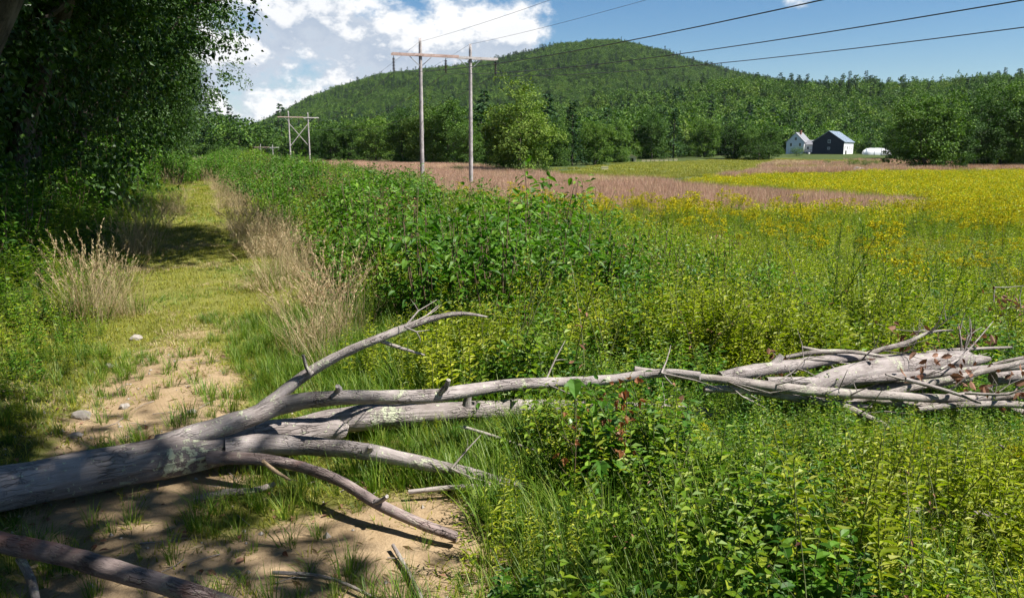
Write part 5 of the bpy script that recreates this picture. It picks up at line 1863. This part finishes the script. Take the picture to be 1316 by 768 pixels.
def thicket():
    rs = np.random.RandomState(17)
    X, Y, S, I = [], [], [], []
    pr = [proto('p', s[1]) for s in SHRUBS] + [proto('p', DRY_SHRUB[1])]
    for (u0, u1, sp, v0, v1, gs) in ((6.1, 16, .68, 1.65, 7.6, .92), (16, 34, .95, 1.55, 8.2, 1.0), (34, 70, 1.5, 1.55, 9.5, 1.25), (70, 150, 2.6, 1.7, 13, 1.7)):
        uu, vv = jgrid(u0, u1, v0, v1, sp, int(u1 * 11))
        x, y = xy(uu, vv)
        k = rs.rand(len(x)) < np.where(vv > 5.5, .55, .93)
        k &= ~((uu < 7.5) & (vv > 6.2))
        x, y, uu, vv = x[k], y[k], uu[k], vv[k]
        n = len(x)
        s = rs.uniform(.72, 1.12, n) * gs * np.interp(uu, [6, 8.5, 14], [.60, .85, 1.0]) * np.interp(vv, [1.55, 2.5], [.75, 1.0])
        s = s * (1 + .22 * vnoise(x * .55, y * .55, 66))
        kd = rs.choice(6, n, p=[.20, .20, .20, .20, .16, .04])
        kd = np.where((vv > 4.5) & (rs.rand(n) < .45), 4, kd)
        X.append(x); Y.append(y); S.append(s); I.append(kd)
    # the bushes close over the path where it bends away
    uu, vv = jgrid(44, 60, -3.0, 2.0, 1.15, 999)
    x, y = xy(uu, vv)
    k = (vv < -.6) | (uu > 48)
    x, y = x[k], y[k]
    n = len(x)
    X.append(x); Y.append(y); S.append(rs.uniform(.9, 1.4, n)); I.append(rs.choice(6, n, p=[.23, .23, .23, .23, .08, 0]))
    # shaded bushes under the wood edge
    for (u0, u1, sp, gs) in ((2, 30, .95, 1.0), (30, 95, 1.6, 1.5)):
        uu, vv = jgrid(u0, u1, -6.0, -2.3, sp, int(u1 * 13))
        x, y = xy(uu, vv)
        n = len(x)
        X.append(x); Y.append(y); S.append(rs.uniform(.7, 1.35, n) * gs * np.interp(vv, [-6, -2.3], [1.5, .75])); I.append(rs.choice(6, n, p=[.24, .24, .24, .24, .04, 0]))
    X, Y, S, I = map(np.concatenate, (X, Y, S, I))
    n = len(X)
    scatter('shrubbery', pr, np.stack([X, Y, ground_z(X, Y)], 1), rs.uniform(0, 6.28, n), S, I, 'leafy green thicket along both sides of the path', rs.normal(0, .06, (n, 2)))
    # the shrubs that stand out
    L = [(560, 425, 1.05, 0, 'broad leaved shrub right behind the tip of the rising fork'), (640, 432, 1.0, 1, 'bright leafy shrub at the near end of the thicket'),
         (700, 415, 1.0, 2, 'dense shrub between the rising fork and the brush pile'), (760, 400, .95, 3, 'rounded green shrub above the red leaved sprig'),
         (600, 385, 1.1, 3, 'tall shrub in the second row behind the rising fork'), (690, 360, 1.25, 1, 'dark topped shrub standing highest in the near thicket'),
         (500, 385, 1.0, 2, 'leafy shrub beside the pale dry grass'), (840, 385, .9, 4, 'small leaved shrub near the rusty stake')]
    for i, (px, py, s, k, lab) in enumerate(L):
        p = G(px, py, 0)
        plant('shrub', SHRUBS[k][0], (p[0], p[1], gz(p[0], p[1])), lab, 'shrub', 'shrubs that stand out of the thicket', i * 1.1, s)
    p = G(930, 352, 0)
    plant('dry_shrub', DRY_SHRUB[0], (p[0], p[1], gz(p[0], p[1])), 'brown withered shrub out among the green weeds', 'shrub', None, 0, .9)
    p = G(700, 350, 0)
    plant('dry_shrub', DRY_SHRUB[0], (p[0], p[1], gz(p[0], p[1])), 'brown bare shrub at the back of the leafy thicket', 'shrub', None, 2, 1.1)
    # bushes round the farm
    F_ = [(1024, 200.5, 13, 'round bush in front of the farmhouse'), (1063, 212.5, 8, 'little dark bush alone in front of the barn'), (1096, 216.5, 15, 'wide dark bush in front of the white barn wall'),
          (1113, 214.5, 11, 'bush next to the boulder heap'), (1126, 214, 10, 'low bush in front of the white tent'), (1310, 214, 9, 'low bush at the field edge under the tall dark trees'),
          (683, 226, 8, 'small bush on the meadow under the large rounded tree'), (588, 222, 11, 'bush between the poles of the tallest frame'), (702, 223, 12, 'shrub at the foot of the large rounded tree'),
          (975, 206, 28, 'dense dark round spruce like bush by the lawn'), (800, 209, 14, 'bush beside the small cream hut')]
    bush = broadleaf(560, 3.0, .06, .1, 1.7, 110, 30, .12, 0, clump=.5, limbs=10, fill=.3)
    bp = [('stems', bush[0].mesh('stems', M['bark'])), ('foliage', bush[1].mesh('foliage', M['far_leaf']))]
    for i, (px, py, hp, lab) in enumerate(F_):
        p = G(px, py, 0)
        s = hp / F * p[1] / 3.1
        plant('bush', bp, (p[0], p[1], gz(p[0], p[1]) - .05), lab, 'bush', 'bushes round the field', i * 1.9, (s * 1.15, s * 1.15, s))


thicket()


def patch(seed, size, n, H, fam):
    """about a square metre of far meadow growth"""
    rs = np.random.RandomState(seed)
    mb = MB()
    if fam == 'grass':
        P = np.append(rs.uniform(-size, size, (n, 2)), np.zeros((n, 1)), 1)
        az = rs.uniform(0, 6.28, n)
        blades(mb, P, az, H * rs.uniform(.5, 1.15, n), .022, np.abs(rs.normal(.15, .12, n)), .12 * rs.uniform(.3, 1.5, n), 0, 2)
        return mb.mesh('patch', [M['pink']])
    if fam in ('lawn', 'straw'):
        P = np.append(rs.uniform(-size, size, (n, 2)), np.zeros((n, 1)), 1)
        blades(mb, P, rs.uniform(0, 6.28, n), H * rs.uniform(.4, 1.2, n), .03, np.abs(rs.normal(.4, .3, n)), .3 * rs.uniform(.3, 1.5, n), 0, 2)
        return mb.mesh('patch', [M['turf' if fam == 'lawn' else 'straw']])
    P = np.append(rs.uniform(-size, size, (n, 2)), H * rs.uniform(.2, .9, (n, 1)), 1)
    D = rs.normal(0, 1, (n, 3)) + np.array([0, 0, .8])
    U = np.array([0, 0, 1.0]) + rs.normal(0, .6, (n, 3))
    l = .11 * rs.uniform(.6, 1.3, n)
    stamp(mb, LEAF4, P, D, U, l, l * .45, 0)
    m = int(n * 2.0)
    c = rs.uniform(-size, size, (26, 2))
    q = rs.randint(0, 26, m)
    P = np.append(c[q] + rs.normal(0, .07, (m, 2)), (H * (.82 + .14 * np.sin(q * 1.7)) + rs.normal(0, .05, m))[:, None], 1)
    l = .05 * rs.uniform(.6, 1.3, m)
    stamp(mb, LEAF4, P, rs.normal(0, 1, (m, 3)), np.array([0, 0, 1.0]) + rs.normal(0, .6, (m, 3)), l, l * .8, 1)
    return mb.mesh('patch', [M['lime_leaf'], M['bloom']])


def meadow():
    rs = np.random.RandomState(18)
    gp = [proto('p', patch(800 + i, .55, 150, .72, 'grass')) for i in range(3)] + [proto('p', patch(804 + i, .55, 190, .24, 'lawn')) for i in range(2)] + [proto('p', patch(806, .55, 150, .62, 'straw'))]
    X, Y, S, I = [], [], [], []
    for (y0, y1, sp, gs) in ((25, 60, .62, 1.0), (60, 110, .95, 1.25), (110, 330, 1.9, 1.8)):
        x, y = jgrid(-.8 * y1, .8 * y1, y0, y1, sp, int(y1))
        w = 1.5 * np.stack([vnoise(x * .12, y * .2, 71) + .6 * vnoise(x * .5, y * .5, 79), vnoise(x * .12, y * .2, 72) + .6 * vnoise(x * .5, y * .5, 80)], 0)
        wf = np.minimum(y / 60, 2)
        k = poly_mask(x + w[0] * wf, y + w[1] * wf, MEADOW) | (poly_mask(x, y, BROWN) & (vnoise(x * .06, y * .06, 77) > .1))
        lw = (poly_mask(x + w[0] * wf, y + w[1] * wf, LAWN) | poly_mask(x, y, BROWN)) & ~k
        k |= lw & (rs.rand(len(x)) < .8)
        k &= in_view(x, y)
        x, y, lw = x[k], y[k], lw[k]
        q = vnoise(x * .12, y * .12, 78) + rs.normal(0, .5, len(x))
        I.append(np.where(lw, rs.randint(3, 5, len(x)), np.where(q > .6, 5, np.where(q < -.9, 3, rs.randint(0, 3, len(x))))))
        X.append(x); Y.append(y); S.append(rs.uniform(.75, 1.15, len(x)) * gs)
    X, Y, S, I = map(np.concatenate, (X, Y, S, I))
    n = len(X)
    S3 = np.stack([S, S, np.minimum(S, 1.15)], 1)
    scatter('meadow_grass', gp, np.stack([X, Y, ground_z(X, Y)], 1), rs.uniform(0, 6.28, n), S3, I, 'pinkish tan seeding grass of the meadow and green lawn')
    print('meadow', n)
    yp = [proto('p', patch(810 + i, .55, 110, .85, 'gold')) for i in range(3)]
    grn = [proto('p', herb(820 + i, 16, .70, 20, .10, .03, 'weed_leaf', .33)) for i in range(2)] + [proto('p', herb(825, 14, .74, 20, .10, .026, 'lime_leaf', .33))]
    X, Y, S, I = [], [], [], []
    for (y0, y1, sp, gs) in ((20, 45, .60, 1.0), (45, 80, .85, 1.2), (80, 170, 1.35, 1.6)):
        x, y = jgrid(-.8 * y1, .8 * y1, y0, y1, sp, int(y1 * 3))
        u, v = uv(x, y)
        dd = np.hypot(x, y)
        w = vnoise(x * .25, y * .25, 73)
        wf = np.minimum(y / 50, 2.5)
        mead = poly_mask(x + 1.2 * w * wf, y + w * wf, MEADOW)
        lawn = poly_mask(x, y, LAWN) | poly_mask(x, y, BROWN)
        g = poly_mask(x + 2.5 * w, y + 2.5 * vnoise(x * .2, y * .2, 74), GOLD)
        k = in_view(x, y) & (dd > 30) & ~lawn & ~mead & (v > 7)
        far = g | (y < 62)
        k &= far
        x, y, g = x[k], y[k], g[k]
        n = len(x)
        pat = sstep(-.8, .5, vnoise(x * .35, y * .35, 75) + .5 * vnoise(x * 1.1, y * 1.1, 76))
        py_ = np.where(g, .50 + .45 * sstep(28, 52, y), .42 * sstep(18, 32, y)) * (.35 + .65 * pat)
        py_ = np.where(g & (y > 50), np.maximum(py_, .30 + .45 * pat), py_)
        kd = np.where(rs.rand(n) < py_, rs.randint(0, 3, n), rs.randint(3, 6, n))
        X.append(x); Y.append(y); S.append(rs.uniform(.75, 1.15, n) * gs); I.append(kd)
    X, Y, S, I = map(np.concatenate, (X, Y, S, I))
    n = len(X)
    S3 = np.stack([S, S, np.minimum(S, 1.15) * rs.uniform(.8, 1.15, n)], 1)
    scatter('goldenrod_vegetation', yp + grn, np.stack([X, Y, ground_z(X, Y)], 1), rs.uniform(0, 6.28, n), S3, I, 'sheet of yellow goldenrod flowering across the field')
    print('gold', n)


meadow()


# ------------------------------------------------------------------ single plants and small litter
def lobed_leaf(L, Wd, seed):
    """a broad three-lobed leaf with a folded midrib"""
    rs = np.random.RandomState(seed)
    out = [(0, 0), (-.04, .20), (.16, .40), (.46, .66), (.40, .36), (.62, .30), (.80, .17), (1.08, 0), (.80, -.17), (.62, -.30), (.40, -.36), (.46, -.66), (.16, -.40), (-.04, -.20)]
    v = [(a * L, b * Wd, -.16 * L * a * a + .22 * abs(b) * Wd) for a, b in out]
    mid = [(a * L, 0, -.16 * L * a * a - .01) for a in (.25, .5, .75)]
    v += mid
    f = [[0, 14, 2, 1], [14, 15, 4, 2], [2, 4, 3], [15, 16, 5, 4], [16, 7, 6, 5], [13, 12, 14, 0], [12, 10, 15, 14], [11, 10, 12], [10, 9, 16, 15], [9, 8, 7, 16]]
    mb = MB().add(v, f, 0, False)
    return mb


def saplings():
    # big leaved sapling: a leaf hanging over the log and another in the weeds
    for (px, py, dist, s, lab, extra) in ((738, 487, 3.6, .09, 'large drooping lobed leaf sapling in front of the arching limb', 0), (772, 592, 3.1, .07, 'big leaved seedling low in the weeds below the red sprig', 1), (855, 585, 3.5, .05, 'small broad leaved seedling in front of the log end', 2)):
        p = at(px, py, dist)
        z0 = gz(p[0], p[1])
        o = thing('sapling', (p[0], p[1], z0), lab, 'sapling', 'broad leaved saplings')
        h = p[2] - z0
        obj('stem', MB().tube([(0, .02, -.05), (.01, .02, h * .5), (0, 0, h)], [.005, .004, .0025], 6, res=.05).mesh('stem', M['stem']), o)
        rs = np.random.RandomState(extra)
        for k, (az, tl, sc, hz) in enumerate(((-1.5, 1.15, 1.0, 1.0), (-.2, .5, .55, .92), (2.9, .6, .6, .9), (.8, .3, .5, .8), (-2.4, .4, .45, .7))):
            me = lobed_leaf(s * sc, s * sc * .95, k).mesh('leaf', M['sapling_leaf'])
            q = obj('leaf', me, o)
            q.location = (0, 0, h * hz)
            q.rotation_euler = (rs.uniform(-.2, .2), tl * .8, az)
    # red sprig, orange sprig
    for (px, py, dist, n, lab, hh, m) in ((800, 512, 3.65, 40, 'rust red leafed sprig growing through the log pile', .4, 'red_leaf'), (1118, 640, 3.3, 24, 'orange turning sprig among the lime green goldenrod', .3, 'red_leaf'), (735, 535, 3.5, 9, 'small orange sprig under the drooping lobed leaf', .25, 'red_leaf')):
        p = at(px, py, dist)
        z0 = gz(p[0], p[1])
        o = thing('red_sprig', (p[0], p[1], z0), lab, 'sprig', 'turning sprigs')
        h = max(p[2] - z0, .15) + .05
        rs = np.random.RandomState(int(px))
        tip = np.array([.02, 0, h])
        obj('stem', MB().tube([(0, 0, -.05), (.02, .01, h * .5), tip], [.004, .003, .0015], 5, res=.05).mesh('stem', M['brown_stem']), o)
        for k in range(6):
            a = rs.uniform(0, 6.28)
            b0 = np.array([.012, .005, h * rs.uniform(.35, .8)])
            b1 = b0 + np.array([math.cos(a) * .09, math.sin(a) * .09, .09])
            obj('side_stem', MB().tube([b0, (b0 + b1) / 2 + np.array([0, 0, -.015]), b1], [.002, .0016, .001], 4).mesh('side_stem', M['brown_stem']), o)
        for k in range(n):
            t = rs.uniform(.45, 1.1)
            a = rs.uniform(0, 6.28)
            q = obj('leaf', lobed_leaf(.036, .032, k).mesh('leaf', M[m]) if k == 0 else leafmesh, o)
            leafmesh = q.data
            q.location = (math.cos(a) * .10 * rs.rand(), math.sin(a) * .10 * rs.rand(), h * t)
            q.rotation_euler = (rs.uniform(-.9, .9), rs.uniform(-.4, 1.3), a)
            q.scale = [rs.uniform(.6, 1.2)] * 3
    # goldenrod stalks that stand clear of the rest
    gm = [(('stalk'), herb(900 + i, 1, .85, 40, .10, .02, 'weed_leaf', .01, bloom=60, lean=.05)) for i in range(2)]
    for i, (px, py, dist, lab) in enumerate(((1196, 562, 3.9, 'tall yellow goldenrod spike below the brush pile'), (1290, 655, 3.1, 'goldenrod spike by the pale weathered branch'), (1010, 548, 4.2, 'short goldenrod stalk just in front of the bent branch'))):
        p = at(px, py, dist)
        z0 = gz(p[0], p[1])
        h = p[2] - z0
        plant('goldenrod', [gm[i % 2]], (p[0], p[1], z0), lab, 'goldenrod', 'goldenrod stalks', i * 2.0, max(h, .2) / .85)
    # dead leaf sprays hanging on the brush pile
    for i, (px, py, dist, n, lab) in enumerate(((958, 445, 6.3, 70, 'mass of withered brown leaves behind the crooked branch'), (925, 428, 6.6, 30, 'small bunch of withered leaves sticking up behind the long branch'), (1186, 470, 4.95, 16, 'clump of curled brown leaves lying on the thickest log'),
                                                 (1280, 492, 4.9, 46, 'withered leaves caught beside the cut log end'), (852, 525, 4.5, 14, 'curled dead leaves on the end of the buried trunk'), (1172, 438, 5.6, 26, 'brown leaves hanging from the pale rising twig'),
                                                 (1250, 432, 5.8, 26, 'brown leaves at the foot of the bare twig fan'), (1000, 468, 5.3, 20, 'dry leaves tucked under the thin bowed stick'), (1300, 385, 8.4, 30, 'withered brown leaves inside the bleached twig frame'))):
        p = at(px, py, dist)
        o = thing('dead_leaf_spray', p, lab, 'dead leaves', 'withered leaf bunches')
        rs = np.random.RandomState(i)
        mb = MB()
        twig_lines(mb, np.array([0, 0, -.08]), (.2, 0, .6), 4, .25, .004, rs)
        obj('twig_spray', mb.mesh('twig_spray', M['branch']), o)
        lf = MB()
        P = rs.normal(0, 1, (n, 3)) * np.array([.11, .09, .06]) * (1.6 if n > 40 else 1)
        D = rs.normal(0, 1, (n, 3)) + np.array([0, 0, -1.0])
        l = .07 * rs.uniform(.6, 1.3, n)
        stamp(lf, LEAF8, P, D, rs.normal(0, 1, (n, 3)), l, l * .55)
        f = obj('leaves', lf.mesh('leaves', M['dead']), o)
        f['kind'] = 'stuff'
    # litter on the sand: fallen leaves, bits of twig and straw
    rs = np.random.RandomState(33)
    mb = MB()
    n = 900
    x = rs.uniform(-3.2, 1.6, n)
    y = rs.uniform(2.2, 7.0, n)
    k = (rs.rand(n) < .35 + .65 * (np.abs(y - log_line(x)) < .9))
    x, y = x[k], y[k]
    n = len(x)
    P = np.stack([x, y, ground_z(x, y) + .012], 1)
    D = rs.normal(0, 1, (n, 3)) * np.array([1, 1, .15])
    U = np.array([0, 0, 1.0]) + rs.normal(0, .35, (n, 3))
    l = rs.uniform(.02, .055, n)
    stamp(mb, LEAF8, P, D, U, l, l * .5)
    m = 2600
    x, y = rs.uniform(-3.6, 1.2, m), rs.uniform(2.1, 7.5, m)
    k = vnoise(x * 1.5, y * 1.5, 91) + rs.normal(0, .5, m) > .1
    x, y = x[k], y[k]
    m = len(x)
    l = rs.uniform(.02, .10, m)
    stamp(mb, LEAF4, np.stack([x, y, ground_z(x, y) + .008], 1), rs.normal(0, 1, (m, 3)) * np.array([1, 1, .06]), np.array([0, 0, 1.0]) + rs.normal(0, .3, (m, 3)), l, .005, 2)
    m = 500
    x, y = rs.uniform(-3.6, 1.0, m), rs.uniform(2.1, 7.5, m)
    r = np.abs(rs.normal(0, .006, m)) + .004
    oc = np.array([[1, 0, 0], [-1, 0, 0], [0, 1, 0], [0, -1, 0], [0, 0, 1], [0, 0, -1]], float)
    of = np.array([[0, 2, 4], [2, 1, 4], [1, 3, 4], [3, 0, 4], [2, 0, 5], [1, 2, 5], [3, 1, 5], [0, 3, 5]])
    V = np.stack([x, y, ground_z(x, y) + .003], 1)[:, None, :] + oc[None] * r[:, None, None] * rs.uniform(.6, 1.4, (m, 6, 1))
    mb.add(V.reshape(-1, 3), (of[None] + (np.arange(m) * 6)[:, None, None]).reshape(-1, 3), 3)
    for i in range(110):
        xx, yy = rs.uniform(-3, 1.5), rs.uniform(2.2, 6.5)
        a, l = rs.uniform(0, 6.28), rs.uniform(.05, .22)
        q = np.array([xx, yy, gz(xx, yy) + .008])
        e = np.array([xx + math.cos(a) * l, yy + math.sin(a) * l, gz(xx + math.cos(a) * l, yy + math.sin(a) * l) + .012])
        mb.tube([q, (q + e) / 2 + rs.normal(0, .008, 3), e], [.003, .0025, .0015], 4, 1)
    o = obj('litter', mb.mesh('litter', [M['dead'], M['branch'], M['straw'], M['rock']]))
    tag(o, 'scattered fallen leaves and twigs on the sandy ground', None, None, 'stuff')


saplings()


# ------------------------------------------------------------------ summer air
def air():
    m = bpy.data.materials.new('summer haze')
    m.use_nodes = True
    t = m.node_tree
    t.nodes.clear()
    out = N(t, 'ShaderNodeOutputMaterial')
    v = N(t, 'ShaderNodeVolumePrincipled')
    v.inputs['Color'].default_value = (.86, .93, 1.0, 1)
    v.inputs['Density'].default_value = 0.000022
    v.inputs['Anisotropy'].default_value = 0.1
    t.links.new(v.outputs[0], out.inputs['Volume'])
    o = obj('haze', MB().box((0, 500, 140), (15000, 15000, 340)).mesh('haze', m))
    tag(o, 'thin bluish summer haze over the valley', None, None, 'stuff')


air()
